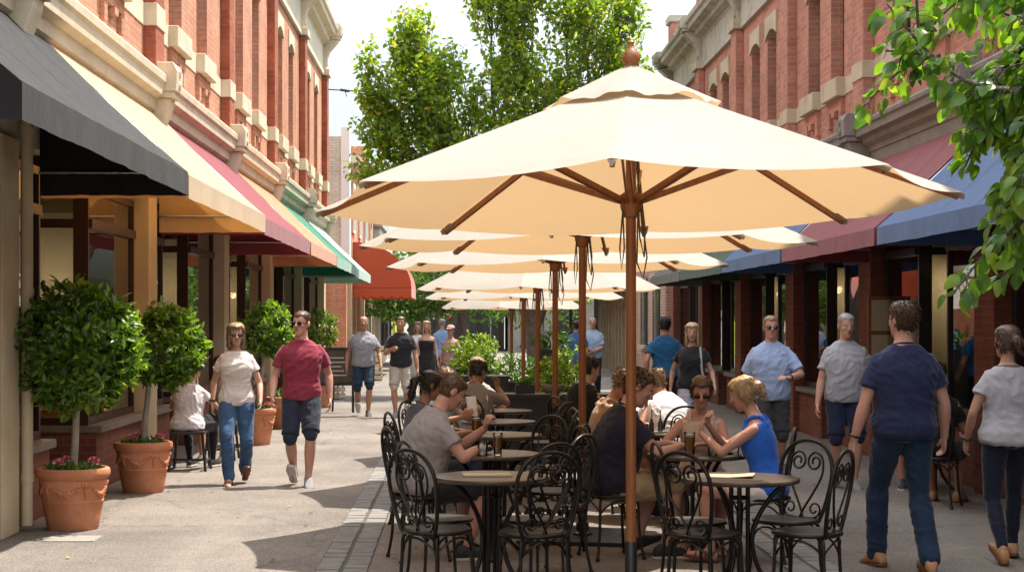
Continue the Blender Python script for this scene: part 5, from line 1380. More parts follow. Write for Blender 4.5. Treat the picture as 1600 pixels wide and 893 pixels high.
def person(label, loc, face, H=1.75, sex='m', sit=False, skin='fair', lean=0, side=0, twist=0, head=(0,0), hair=('short','brown'), top=('tee', 'c', (.5,.5,.5)), bottom=('shorts', 'c', (.1,.1,.15)),
           shoe='shoe_dark', hands=None, feet=None, fat=1.0, det=2, group=None, glasses=False, watch=False, seat_z=.47, hem=-.09, extras=(), palms=None, knees=0, beard=False):
    k = H/1.75; f = sex == 'f'
    root = thing('person', label, 'person', (loc[0], loc[1], 0), face_rz(*face), group)
    vb = {3: .0075, 2: .010, 1: .014}[det]; vc = {3: .009, 2: .011, 1: .015}[det]
    X = V((1,0,0)); Y = V((0,1,0)); Z = V((0,0,1))
    pz = (seat_z+.085*k) if sit else (.945*k-knees)
    P0 = V((0, -.02 if sit else 0, pz))
    def frame(h):          # point and axes of the spine at height h above the pelvis centre (unit 1.75 m)
        p = V(P0); n = 24; hh = h*k/n
        if h <= 0:
            a = R(lean)*.35; d = V((0, math.sin(a), math.cos(a))); return P0+d*h*k, X, V((0, math.cos(a), -math.sin(a))), d
        for i in range(n):
            x = (i+.5)*h/n; a = R(lean)*(.35+.65*min(1, x/.32)); b = R(side)*min(1, x/.4)
            d = V((math.sin(b), math.sin(a)*math.cos(b), math.cos(a)*math.cos(b))); p = p+d*hh
        a = R(lean)*(.35+.65*min(1, h/.32)); tw = R(twist)*min(1, h/.42); b = R(side)*min(1, h/.4)
        d = V((math.sin(b), math.sin(a)*math.cos(b), math.cos(a)*math.cos(b)))
        ax = (X-d*X.dot(d)).normalized(); ay = d.cross(ax)
        ax2 = ax*math.cos(tw)+ay*math.sin(tw); ay2 = ay*math.cos(tw)-ax*math.sin(tw)
        return p, ax2, ay2, d
    # body sections: (h, half width, half depth, forward offset)
    if f: TS = [(-.115,.10,.09,-.01),(-.07,.165,.118,-.012),(0,.172,.115,-.008),(.09,.142,.092,0),(.16,.134,.088,.004),(.25,.148,.105,.012),(.32,.155,.112,.014),(.39,.152,.092,.004),(.43,.142,.080,-.004),(.46,.112,.068,-.010),(.485,.080,.058,-.010),(.51,.058,.052,-.004),(.535,.050,.050,0),(.575,.048,.05,.008),(.61,.045,.05,.012)]
    else: TS = [(-.115,.10,.09,0),(-.07,.158,.112,-.004),(0,.168,.114,-.002),(.09,.158,.105,.004),(.16,.160,.108,.006),(.25,.176,.118,.008),(.33,.190,.120,.006),(.39,.186,.106,0),(.43,.170,.092,-.006),(.465,.130,.076,-.012),(.495,.092,.066,-.012),(.52,.068,.060,-.006),(.545,.060,.058,0),(.58,.057,.057,.008),(.61,.053,.056,.012)]
    def torso(mb, h0, h1, ew0, scale=1.0, flare=0, mi=0, skinny=False):
        hs = [s[0] for s in TS]; 
        def at(h):
            for i in range(len(TS)-1):
                if h <= TS[i+1][0]:
                    t_ = max(0, (h-TS[i][0])/(TS[i+1][0]-TS[i][0])); return [TS[i][q]+(TS[i+1][q]-TS[i][q])*t_ for q in (1,2,3)]
            return TS[-1][1:]
        rings = []; cur = h0; L = [h0]+[x for x in np.arange(h0+.03, h1-.01, .03)]+[h1]
        for h in L:
            ew = ew0-(.014 if skinny and h < .08 else 0)
            w_, d, y = at(h); p, ax, ay, _ = frame(h)
            g_ = fat if h < .3 else 1+(fat-1)*max(0, (.48-h)/.18)
            g2 = 1+(fat-1)*1.7*max(0, 1-abs(h-.12)/.22)
            fl = flare*max(0, (.12-h)/.2)
            rings.append(sring(p+ay*(y*k+ (g2-1)*.05), ax, ay, (w_*g_*k+ew+fl), (d*g_*g2*k+ew+fl), 22, 2.5))
        mb.loft(rings, mi)
    # joints
    sw = (.148 if f else .172)*k
    ps, ax, ay, ad = frame(.405)
    hipw = .088*k
    body = MB(); torso(body, -.115, .61, -.004, skinny=True)
    thL, clL = .43*k, .425*k
    UA, FA = .285*k, .25*k
    hips = {s: P0+X*s*hipw+Z*(-.05*k) for s in (-1, 1)}
    feet = feet or {}
    legs = {}
    for s in (-1, 1):
        spec = feet.get(s)
        if spec is None:
            spec = ((s*.12, .48, .085*k, 0, s*8) if sit else (s*.10, 0, .085*k, 0, s*8))
        fx, fy, fz, pitch, yaw = spec
        an = V((fx, fy, fz)); hint = V((s*.12, 1, .0)) if not sit else V((s*.18, .35, 1))
        kn, an = ik(hips[s], an, thL, clL, hint)
        legs[s] = (hips[s], kn, an, pitch, yaw)
    sh = {s: ps+ax*s*sw+ad*(.0) for s in (-1, 1)}
    hands = hands or {}
    arms = {}
    for s in (-1, 1):
        h = hands.get(s, (s*(.27 if not f else .245)*k*(1+.35*(fat-1)), .05, pz-.13*k))
        tgt = V(h[:3]); hint = V(h[3]) if len(h) > 3 else V((s*.35, -1, -.15))
        el, wr_ = ik(sh[s], tgt, UA, FA, hint)
        arms[s] = (sh[s], el, wr_)
    lf = .95 if f else 1.0
    def limb(mb, a, b, prof, ew=0, t0=0, t1=1, n=9, bow=0):
        pts = []; rs = []
        for i in range(n):
            u = t0+(t1-t0)*i/(n-1); pts.append(a.lerp(b, u))
            for j in range(len(prof)-1):
                if u <= prof[j+1][0]+1e-6:
                    q = (u-prof[j][0])/(prof[j+1][0]-prof[j][0]); rs.append((prof[j][1]+(prof[j+1][1]-prof[j][1])*q)*k*lf+ew); break
        mb.tube(pts, rs, 14, round_ends=True)
    PU = [(0,.050),(.2,.053),(.5,.047),(.8,.041),(1,.037)] if not f else [(0,.043),(.2,.046),(.5,.041),(.8,.037),(1,.034)]
    PF = [(0,.038),(.2,.043),(.5,.038),(.85,.028),(1,.026)] if not f else [(0,.034),(.2,.037),(.5,.033),(.85,.025),(1,.023)]
    PT = [(0,.088),(.2,.088),(.5,.075),(.8,.060),(1,.053)]
    PC = [(0,.053),(.12,.052),(.3,.058),(.55,.05),(.85,.036),(1,.036)]
    for s in (-1, 1):
        a, e, w_ = arms[s]
        limb(body, a-ad*.004, e, PU); limb(body, e, w_, PF)
        h_, kn, an, pitch, yaw = legs[s]
        limb(body, h_, kn, PT, 0 if not f else .006); limb(body, kn, an, PC)
        # foot
        R3 = Matrix.Rotation(R(-yaw), 3, 'Z') @ Matrix.Rotation(R(-pitch), 3, 'X')
        def fp(p): return an+R3 @ (V(p)*k)
        secs = [(-.055,.022,.035,-.055),(-.02,.03,.045,-.045),(.03,.031,.042,-.05),(.08,.038,.03,-.058),(.13,.042,.02,-.065),(.165,.034,.015,-.068)]
        body.loft([sring(fp((0, y, z)), R3 @ X, R3 @ Z, w2*k, h2*k, 14, 2.4) for y, w2, h2, z in secs])
        body.tube([an, fp((0,.01,-.03))], [.036*k, .038*k], 12, round_ends=True)
        if shoe:
            sm = MB(); kk = k*(.95 if f else 1.03)
            def fq(p): return an+R3 @ (V(p)*kk)
            S = [(-.085,.012,.02),(-.078,.028,.055),(-.05,.038,.085),(-.01,.040,.098),(.04,.040,.088),(.09,.045,.062),(.14,.046,.046),(.175,.038,.036),(.195,.022,.024),(.2,.008,.012)]
            sm.loft([sring(fq((0, y, -.085+h2/2+.012)), R3 @ X, R3 @ Z, w2*kk, h2*.5*kk, 18, 3) for y, w2, h2 in S])
            so_ = link(sm.mesh('shoe'), 'shoe', MT[shoe], root, smooth=70)
            sl = MB(); S2 = [(-.088,.014),(-.08,.03),(-.05,.041),(0,.041),(.05,.041),(.1,.047),(.145,.048),(.18,.040),(.2,.022),(.206,.008)]
            sl.loft([[fq((x*1.0, y, z)) for x, z in ((-w2,-.086),(w2,-.086),(w2,-.066),(-w2,-.066))] for y, w2 in S2]); link(sl.mesh('sole'), 'sole', MT['sole'] if shoe != 'shoe_tan' else MT['leather'], so_)
        else:
            sl = MB(); kk = k
            def fq(p): return an+R3 @ (V(p)*kk)
            S2 = [(-.07,.014),(-.06,.03),(-.02,.034),(.05,.036),(.1,.044),(.145,.045),(.175,.036),(.188,.015)]
            sl.loft([[fq((x, y, z)) for x, z in ((-w2,-.095),(w2,-.095),(w2,-.08),(-w2,-.08))] for y, w2 in S2])
            for y, hh in ((.10,.0),(.03,.02)):
                sl.tube([fq((.045*math.cos(q), y, -.085+(.055+hh)*math.sin(q))) for q in [i*PI/8 for i in range(9)]], .007, 6)
            link(sl.mesh('sandal'), 'sandal', MT['leather'], root, smooth=40)
    # hands
    for s in (-1, 1):
        a, e, w_ = arms[s]; d = (w_-e).normalized()
        pn = (palms or {}).get(s)
        if pn: d2, nrm = V(pn[0]).normalized(), V(pn[1]); curl = pn[2] if len(pn) > 2 else .35
        else: d2, nrm, curl = (d+V((0,.05,-.15))).normalized(), V((-s, .15, 0)), .38
        nrm = (nrm-d2*nrm.dot(d2)).normalized(); th = d2.cross(nrm)*s
        if not pn and th.dot(Y) < 0: th = -th
        if pn and len(pn) > 3: th = V(pn[3]); th = (th-d2*th.dot(d2)-nrm*th.dot(nrm)).normalized()
        q = k*(.92 if f else 1.0)
        body.loft([sring(w_+d2*x*q+nrm*.004, th, nrm, ww*q, dd*q, 14, 2.8) for x, ww, dd in ((-.01,.024,.019),(.02,.030,.018),(.05,.039,.016),(.085,.041,.013),(.092,.036,.010))])
        for i, (o_, L, rr) in enumerate(((.030,.072,.0092),(.010,.080,.0096),(-.010,.075,.0092),(-.029,.058,.0082))):
            p = w_+d2*.082*q+th*o_*q; dirn = d2+th*o_*1.5; pts = [p-d2*.012*q, p]; ang = 0
            for seg, fr_ in enumerate((.44,.32,.24)):
                ang += curl*(1.0, 1.1, .8)[seg]+.05*i*curl
                dv = (d2*math.cos(ang)+nrm*math.sin(ang)+th*o_*1.2*math.cos(ang)).normalized(); p = p+dv*L*fr_*q; pts.append(p)
            body.tube(pts, [rr*q, rr*q, rr*.97*q, rr*.9*q, rr*.78*q], 8, round_ends=True)
        p = w_+d2*.022*q+th*.024*q; v1 = (d2*.75+th*.62+nrm*.25).normalized(); v2 = (d2*.92+th*.2+nrm*.35).normalized()
        body.tube([p, p+v1*.036*q, p+v1*.036*q+v2*.030*q, p+v1*.036*q+v2*.03*q+(v2+nrm*.3).normalized()*.024*q], [.014*q,.0125*q,.0105*q,.008*q], 8, round_ends=True)
    # head
    hp, hx, hy, hd = frame(.585)
    yaw, pit = head
    E = Matrix.Rotation(R(-lean*.0), 3, 'X')
    base = Matrix((hx, hy, hx.cross(hy))).transposed() if lean < 25 else Matrix((hx, (hy*.6+Y*.4).normalized(), hx.cross((hy*.6+Y*.4).normalized()))).transposed()
    HM = base @ Matrix.Rotation(R(yaw), 3, 'Z') @ Matrix.Rotation(R(-pit), 3, 'X')
    hs = k*(1.0 if not f else .97)
    hc = hp+hd*(-.035*k)+hy*.012     # chin level on the neck axis
    def H_(p): return hc+HM @ (V(p)*hs)
    HX, HY, HZ = HM @ X, HM @ Y, HM @ Z
    body.loft([sring(H_((0, y, h)), HX, HY, w_*hs, d*hs, 24, 2.25) for h, w_, d, y in HEAD])
    body.tube([frame(.50)[0], H_((0,-.012,.05))], [(.05 if f else .058)*k, (.048 if f else .056)*k], 14, round_ends=True)
    body.tube([H_((0,.098,.132)), H_((0,.108,.112)), H_((0,.116,.096))], [.008*hs,.0105*hs,.0135*hs], 10, round_ends=True)
    body.ell(H_((-.011,.105,.092)), (.008*hs,)*3, 8, 6); body.ell(H_((.011,.105,.092)), (.008*hs,)*3, 8, 6)
    body.ell(H_((0,.085,.143)), (.04*hs,.012*hs,.010*hs), 12, 6, mat=HM)
    body.ell(H_((0,.090,.064)), (.020*hs,.010*hs,.010*hs), 10, 6, mat=HM)
    body.ell(H_((0,.078,.018)), (.020*hs,.016*hs,.015*hs), 10, 6, mat=HM)
    for s in (-1, 1):
        body.ell(H_((s*.076,-.012,.115)), (.010*hs,.022*hs,.032*hs), 10, 8, mat=HM)
        body.ell(H_((s*.04,.066,.10)), (.022*hs,.018*hs,.02*hs), 10, 6, mat=HM)
    me = remesh(body, 'body', vb, 3)
    bo = link(me, 'body', SKM[skin], root)
    # face details
    if det >= 1:
        for s in (-1, 1):
            if not glasses:
                ew = MB(); ew.ell(H_((s*.031,.083,.119)), (.0125*hs,.0105*hs,.0085*hs), 10, 6, mat=HM); eo = ew.build('eye', MT['eye_white'], root, smooth=180)
                ei = MB(); ei.ell(H_((s*.031,.0905,.119)), (.006*hs,.004*hs,.006*hs), 8, 6, mat=HM); ei.build('iris', MT['iris'], eo, smooth=180)
            eb = MB(); eb.tube([H_((s*.014,.096,.140)), H_((s*.032,.094,.146)), H_((s*.05,.080,.140))], [.0035*hs,.0042*hs,.0025*hs], 6); eb.build('eyebrow', HAIRM[hair[1]] if hair[1] != 'none' else HAIRM['grey'], root)
        lp = MB(); lp.ell(H_((0,.0985,.0665)), (.021*hs,.0055*hs,.0042*hs), 10, 5, mat=HM); lp.ell(H_((0,.0975,.0585)), (.018*hs,.0058*hs,.0048*hs), 10, 5, mat=HM); lp.build('lips', MT['lip'], root, smooth=180)
    if glasses:
        gm = MB()
        for s in (-1, 1):
            gm.loft([sring(H_((s*.034,.101-dy,.119)), HX, HZ, ww*hs, hh*hs, 16, 2.3) for dy, ww, hh in ((.008,.024,.0165),(0,.025,.017),(-.003,.021,.0135))])
            gm.tube([H_((s*.06,.094,.126)), H_((s*.074,.06,.126)), H_((s*.078,-.02,.124))], .003*hs, 6)
        gm.tube([H_((-.012,.104,.125)), H_((.012,.104,.125))], .003*hs, 6); gm.build('sunglasses', MT['lens'], root, smooth=50)
    # hair
    style, hcol = hair
    if style != 'bald':
        hb = MB(); nh, na = 16, 36; verts = {}; 
        thick = {'short': .012, 'crop': .006, 'long': .02, 'bun': .012, 'pony': .012, 'bob': .02, 'rim': .005}[style]
        def line(a):         # lowest hair height at angle a
            x = abs(((a+PI) % (2*PI))-PI)
            if style == 'rim': return .30 if x < 1.35 else (.10 if x > 2.0 else .13)
            front = .186 if style in ('short', 'crop') else .192
            if x < .75: return front-.006*math.cos(x*4)
            if x < 1.35: return front-(x-.75)/.6*(front-.135)
            if x < 1.75: return .118 if style in ('short', 'crop') else .09
            return .075-(x-1.75)/1.4*.06 if style in ('short', 'crop') else .05-(x-1.75)/1.4*.04
        hmax = .2 if style == 'rim' else .236
        for j in range(na):
            a = 2*PI*j/na; lo = min(line(a), hmax-.002)
            for i in range(nh+1):
                u = i/nh; h = lo+(hmax-lo)*u**.85
                nz = noise.noise(V((math.sin(a)*3, math.cos(a)*3, h*22))+V((loc[0]*7, loc[1], 0)))
                off = thick*(1+.35*nz)*min(1, .35+u*4)
                verts[i, j] = (H_(head_pt(min(h, .231), a, off)+V((0,0,max(0, h-.231)+ (.004 if h > .2 else 0)))), H_(head_pt(min(h, .231), a, -.012)))
        idx = {}; vs = []
        for (i, j), (po, pi_) in verts.items(): idx[i, j] = len(vs); vs.append(po)
        nb = len(vs); 
        for (i, j), (po, pi_) in verts.items(): vs.append(pi_)
        fs = []; sz = (nh+1)
        for j in range(na):
            j2 = (j+1) % na
            for i in range(nh):
                fs.append((idx[i,j], idx[i,j2], idx[i+1,j2], idx[i+1,j])); fs.append((nb+idx[i,j], nb+idx[i+1,j], nb+idx[i+1,j2], nb+idx[i,j2]))
            fs.append((idx[0,j], nb+idx[0,j], nb+idx[0,j2], idx[0,j2])); fs.append((idx[nh,j], idx[nh,j2], nb+idx[nh,j2], nb+idx[nh,j]))
        fs.append(tuple(idx[nh, j] for j in range(na)) ); fs.append(tuple(nb+idx[nh, j] for j in range(na-1, -1, -1)))
        hb.add(vs, fs)
        if style in ('long', 'bob'):
            low = -.02 if style == 'bob' else -.10
            for q in range(15):
                a = 1.45+q*(2*PI-2.9)/14; p0 = head_pt(.15, a, .008); p1 = head_pt(.08, a, .016); p2 = V((p1.x*1.02, p1.y-.006, .0)); p3 = V((p1.x*.95+.01*math.sin(q*3), p1.y-.01+.01*math.cos(q*5), low+.02*math.sin(q*2.3)))
                hb.tube([H_(p) for p in (p0, p1, p2, p3)], [.014*hs,.018*hs,.018*hs,.007*hs], 8, round_ends=True)
        if style == 'bun':
            hb.ell(H_((0,-.125,.13)), (.045*hs,.038*hs,.042*hs), 14, 10, mat=HM)
            hb.tube([H_((0,-.11,.10)), H_((.02,-.13,.06)), H_((.05,-.135,.035))], [.02*hs,.016*hs,.006*hs], 8, round_ends=True)
        if style == 'pony':
            hb.tube([H_(p) for p in ((0,-.10,.15),(0,-.135,.15),(0,-.155,.11),(0,-.15,.03),(.0,-.135,-.06),(.0,-.13,-.11))], [.024*hs,.024*hs,.032*hs,.034*hs,.024*hs,.006*hs], 10, round_ends=True)
        me = remesh(hb, 'hair', .006 if det > 1 else .009, 2, .004, loc[0], 40)
        ho = link(me, 'hair', HAIRM[hcol], root)
        if det >= 2 and style != 'rim':
            nv = len(me.vertices); hv = np.empty(nv*3, np.float32); me.vertices.foreach_get('co', hv); hv = hv.reshape(-1, 3)
            hn = np.empty(nv*3, np.float32); me.vertices.foreach_get('normal', hn); hn = hn.reshape(-1, 3)
            ns = {3: 1500, 2: 700}[det]; pick = rng.integers(0, nv, ns); P_, n_ = hv[pick], hn[pick]
            back = np.array(tuple(-HY*.7-HZ*.35)) if style in ('short', 'crop') else np.array(tuple(-HZ*1.0-HY*.3))
            D_ = back[None, :]+n_*(.45 if style != 'crop' else .7)+unit(ns)*.35
            ls = {'short': .030, 'crop': .014, 'long': .045, 'bob': .04, 'bun': .03, 'pony': .035}[style]
            link(leaf_mesh('strands', P_-n_*.003, D_, n_, ls*(.5+rng.random(ns)), .13, .3, .15, True), 'strands', HAIRM[hcol], ho)
    for ex in extras:
        if ex[0] == 'cap':
            c = MB(); c.loft([[H_(head_pt(h, 2*PI*j/24, .014)+V((0,0,.006))) for j in range(24)] for h in (.165,.19,.21,.225,.231)])
            c.loft([[H_(p) for p in ((-.07,.075,.170+z),(-.055,.13,.160+z),(0,.16,.155+z),(.055,.13,.160+z),(.07,.075,.170+z),(0,.06,.175+z))] for z in (0, .006)])
            c.build('cap', cloth(ex[1], ex[2]), root, smooth=50)
        if ex[0] == 'strap':
            c = MB(); pts = []
            for h, u in ((.47,.55),(.40,.62),(.2,.66),(.05,.8),(-.05,.95)):
                p, a_, b_, _ = frame(h); pts.append(p+a_*ex[3]*(.17*u if h < .4 else .1)*k+b_*(.13 if h < .45 else .05)*k)
            c.tube(pts, .015, 8); c.build('bag_strap', cloth(ex[1], ex[2]), root, smooth=60)
    # top
    kind, cn_, cc = top; cm = cloth(cn_, cc)
    t_ = MB(); ew = .020 if kind != 'tank' else .014
    fl = (.012 if not f else .004) if kind in ('tee', 'shirt', 'polo') else .004
    nt_ = .512 if not f else .482
    if kind == 'tank': nt_ = .43
    if kind == 'dress': nt_ = .36
    torso(t_, hem, nt_, ew, flare=fl)
    for s in (-1, 1):
        a, e, w_ = arms[s]
        if kind in ('tee', 'shirt', 'polo', 'long'):
            sl_ = .62 if not f else .48
            if kind == 'shirt': sl_ = .8
            pts = [ps+ax*s*sw*.55-ad*.005, a.lerp(ps, .08)+ad*.006, a.lerp(e, .22), a.lerp(e, sl_*.75), a.lerp(e, sl_)]
            r0 = (.055 if not f else .047)*k
            t_.tube(pts, [r0*.98, r0*1.05, r0*1.04+.004, r0*1.03+.006, r0*1.04+.009], 16)
            if kind == 'long': limb(t_, a, e, PU, .014); limb(t_, e, w_, PF, .014, 0, .92)
        elif kind == 'tank':
            q, qa, qb, _ = frame(.478)
            for yy in (.035, -.045): t_.tube([frame(.40)[0]+ax*s*.095*k+ay*yy*2.1, q+ax*s*.088*k+ay*yy*1.3, q+ax*s*.086*k+ad*.010], .017*k, 8)
    if kind == 'dress':
        for s in (-1, 1): t_.tube([frame(.35)[0]+ax*s*.09*k+ay*.1*k, frame(.46)[0]+ax*s*.085*k+ay*.02, frame(.35)[0]+ax*s*.08*k-ay*.09*k], .008, 6)
    me = remesh(t_, kind, vc, 4, .011 if kind != 'tank' else .006, loc[0]*3+loc[1], 13)
    to = link(me, {'tee':'t_shirt','shirt':'shirt','polo':'polo_shirt','tank':'tank_top','dress':'dress','long':'jacket'}[kind], cm, root)
    if kind in ('tee', 'long'):
        nb = MB(); q, qa, qb, qd = frame(nt_+.004)
        nb.tube([q+qa*((.066 if not f else .075)*k*math.cos(a))+qb*((.064 if not f else .07)*k*math.sin(a)-.004)+qd*((-.012 if not f else -.02)*math.sin(a)) for a in [i*2*PI/24 for i in range(24)]], .0065, 6, closed=True)
        nb.build('neckband', cm, to, smooth=60)
    if kind in ('tee', 'polo', 'shirt'):
        for s in (-1, 1):
            a, e, w_ = arms[s]; u_ = (e-a).normalized(); c0 = a.lerp(e, sl_-.02); x_ = u_.orthogonal().normalized(); y_ = u_.cross(x_); rr = r0*1.04+.009
            hm = MB(); hm.tube([c0+(x_*math.cos(q)+y_*math.sin(q))*rr for q in [i*2*PI/20 for i in range(20)]], .0035, 5, closed=True); hm.build('sleeve_hem', cm, to, smooth=60)
    if kind in ('shirt', 'polo'):
        cl = MB(); q, qa, qb, qd = frame(.515)
        for s in (-1, 1):
            pts = [q+qa*(s*.072*math.sin(a))*k+qb*(-.068*math.cos(a)-.004)*k+qd*(.012*math.cos(a)-.006)*k for a in [i*2.6/8 for i in range(9)]]
            cl.tube(pts, [.016]*6+[.018,.016,.008], 6)
        cl.build('collar', cm, to, smooth=60)
    # bottom
    kind2, bn, bc = bottom; bm_ = cloth(bn, bc, denim=kind2 in ('jeans',))
    b_ = MB(); torso(b_, -.11, .03, .002)
    for s in (-1, 1):
        h_, kn, an, _, _ = legs[s]
        if kind2 == 'shorts':
            limb(b_, h_, kn, PT, .018); pts = [h_.lerp(kn, u) for u in (.25,.5,.7,.9)]; b_.tube(pts, [.105*k,.098*k,.09*k,.088*k], 18)
        elif kind2 == 'short':
            limb(b_, h_, kn, PT, .014, 0, .55)
        elif kind2 in ('jeans', 'leggings', 'capri'):
            ew2 = {'jeans': .014, 'leggings': .006, 'capri': .010}[kind2]
            limb(b_, h_, kn, PT, ew2+(.006 if f else 0)); limb(b_, kn, an, PC if kind2 != 'jeans' else [(0,.057),(.3,.06),(.6,.055),(1,.052)], ew2, 0, {'jeans': 1.0, 'leggings': .93, 'capri': .62}[kind2])
        elif kind2 == 'skirt':
            limb(b_, h_, kn, PT, .03, 0, .8)
    if kind2 == 'skirt' and not sit:
        p0 = frame(.0)[0]; b_.loft([sring(p0-Z*z*k, X, Y, w_*k, d*k, 20, 2.2) for z, w_, d in ((-.05,.16,.11),(.08,.19,.14),(.35,.22,.18),(.42,.225,.185))])
    me = remesh(b_, 'bottom', vc, 4, .010 if kind2 != 'leggings' else .005, loc[1], 12)
    bo_ = link(me, {'shorts':'shorts','short':'shorts','jeans':'jeans','leggings':'trousers','capri':'trousers','skirt':'skirt'}[kind2], bm_, root)
    if kind2 in ('shorts',):
        for s in (-1, 1):
            h_, kn, an, _, _ = legs[s]; u_ = (kn-h_).normalized(); c0 = h_.lerp(kn, .89); x_ = u_.orthogonal().normalized(); y_ = u_.cross(x_)
            hm = MB(); hm.tube([c0+(x_*math.cos(q)+y_*math.sin(q))*(.0885*k) for q in [i*2*PI/20 for i in range(20)]], .004, 5, closed=True); hm.build('leg_hem', bm_, bo_, smooth=60)
    if watch:
        for s in ([watch] if watch in (-1, 1) else [-1]):
            a, e, w_ = arms[s]; d = (w_-e).normalized(); u = d.orthogonal().normalized(); v = d.cross(u); c0 = w_-d*.03
            wm = MB(); wm.tube([c0+(u*math.cos(q)+v*math.sin(q))*.031*k for q in [i*2*PI/16 for i in range(16)]], .008, 6, closed=True); wm.build('watch', MT['black'], root, smooth=60)
    return root

def walk(lead=1, st=.24, lift=.10, k=1.0):
    """feet of a walking person: leading foot flat ahead, trailing foot on its toes"""
    return {lead: (lead*.075, st, .09*k, 12, lead*6), -lead: (-lead*.085, -st*.95, .09*k+lift, -38, -lead*8)}
def swing(lead=1, w=.27, a=.13, z=.80):
    """arms swing against the legs"""
    return {lead: (lead*w, -a*.8+.02, z+.03, (lead*.4, -1, 0)), -lead: (-lead*w, a+.08, z+.06, (-lead*.4, -1, -.1))}
GW = 'people strolling along the street'; GS = 'people seated at the cafe tables'
# --- left walkers
person('woman in beige tee and blue jeans walking towards the camera', (-2.34, 17.35), (.12, -1), 1.70, 'f', skin='fair', head=(4,4), hair=('bob','ash'), top=('tee','beige pink cotton',(.66,.59,.56)), bottom=('jeans','mid blue denim',(.045,.095,.19)), shoe=None, feet=walk(1,.15,.04), hands=swing(1,.25,.08,.80), glasses=True, watch=1, det=3, group=GW, knees=.015)
person('man in maroon tee and navy shorts walking towards the camera on the footpath', (-1.64, 17.15), (.05, -1), 1.82, 'm', skin='pink', head=(-28,0), hair=('crop','brown'), top=('tee','maroon cotton',(.25,.035,.06)), bottom=('shorts','navy cotton',(.025,.03,.05)), shoe='shoe_grey', feet=walk(-1,.14,.05), hands=swing(-1,.29,.10,.86), glasses=True, det=3, group=GW, knees=.015)
person('man in grey tee and dark blue shorts walking far along the left footpath', (-1.73, 29.6), (.1, -1), 1.79, 'm', skin='tan', hair=('bald','none'), top=('tee','blue grey cotton',(.27,.26,.29)), bottom=('shorts','dark teal cotton',(.018,.035,.06)), feet=walk(-1,.17,.08), hands=swing(1,.3,.08,.85), det=2, group=GW, fat=1.08)
person('man in black tee with white print and beige shorts, far along the left footpath', (-1.05, 29.2), (-.1, -1), 1.78, 'm', skin='tan', hair=('crop','brown'), top=('tee','black cotton',(.022,.024,.03)), bottom=('shorts','beige cotton',(.42,.36,.31)), shoe='shoe_grey', feet=walk(1,.15,.06), hands={1: (.12,.30,1.20,(.6,-.6,-.6)), -1: (-.3,.03,.85)}, det=2, group=GW)
person('distant person in white top behind the man in black tee', (-.95, 36.5), (.1, -1), 1.68, 'f', skin='fair', hair=('bob','ash'), top=('tee','white cotton',(.68,.67,.68)), bottom=('capri','pale trousers',(.4,.37,.34)), feet=walk(1,.14,.05), det=1, group=GW)
person('distant woman in sleeveless black dress with fair hair', (-.72, 35.2), (.0, -1), 1.70, 'f', skin='fair', hair=('long','blonde'), top=('dress','black dress cotton',(.02,.02,.022)), bottom=('skirt','black dress cotton',(.02,.02,.022)), shoe=None, feet=walk(-1,.12,.04), det=1, group=GW)
person('distant person in light blue shirt, back turned, left of the shrubs', (-.42, 37.5), (-.2, 1), 1.76, 'm', skin='fair', hair=('rim','grey'), top=('shirt','light blue cotton',(.24,.38,.60)), bottom=('jeans','dark denim',(.02,.03,.06)), feet=walk(1,.14,.05), det=1, group=GW)
person('distant person in grey and red top by the tall lime shrub', (-.2, 33.5), (-.4, -1), 1.62, 'f', skin='tan', hair=('short','dark'), top=('tee','grey rose cotton',(.40,.22,.24)), bottom=('jeans','dark denim',(.02,.03,.06)), feet=walk(-1,.12,.04), det=1, group=GW, extras=(('cap','pale cap',(.5,.3,.3)),))
# --- stool pair
person('woman in white top and black trousers seated on a stool with her back turned', (-3.10, 18.92), (.25, 1), 1.62, 'f', True, 'tan', lean=14, head=(-10,20), hair=('short','brown'), top=('tee','white jersey',(.60,.58,.60)), bottom=('leggings','black jersey',(.014,.014,.016)), shoe='shoe_dark', hands={1: (.26,.40,.66,(.7,-.3,-.6)), -1: (-.22,.38,.66,(-.7,-.3,-.6))}, feet={1: (.13,.40,.085,0,6), -1: (-.13,.36,.085,0,-6)}, fat=1.12, det=3, seat_z=.45, group=GS)
person('dark haired companion seated facing the woman in the white top', (-2.93, 20.4), (-.1, -1), 1.66, 'f', True, 'tan', lean=10, head=(0,8), hair=('short','dark'), top=('tee','dusty brown cotton',(.2,.13,.11)), bottom=('shorts','black jersey',(.014,.014,.016)), hands={1: (.18,.40,.62,(.7,-.3,-.6)), -1: (-.2,.36,.62,(-.7,-.3,-.6))}, det=2, seat_z=.45, group=GS)
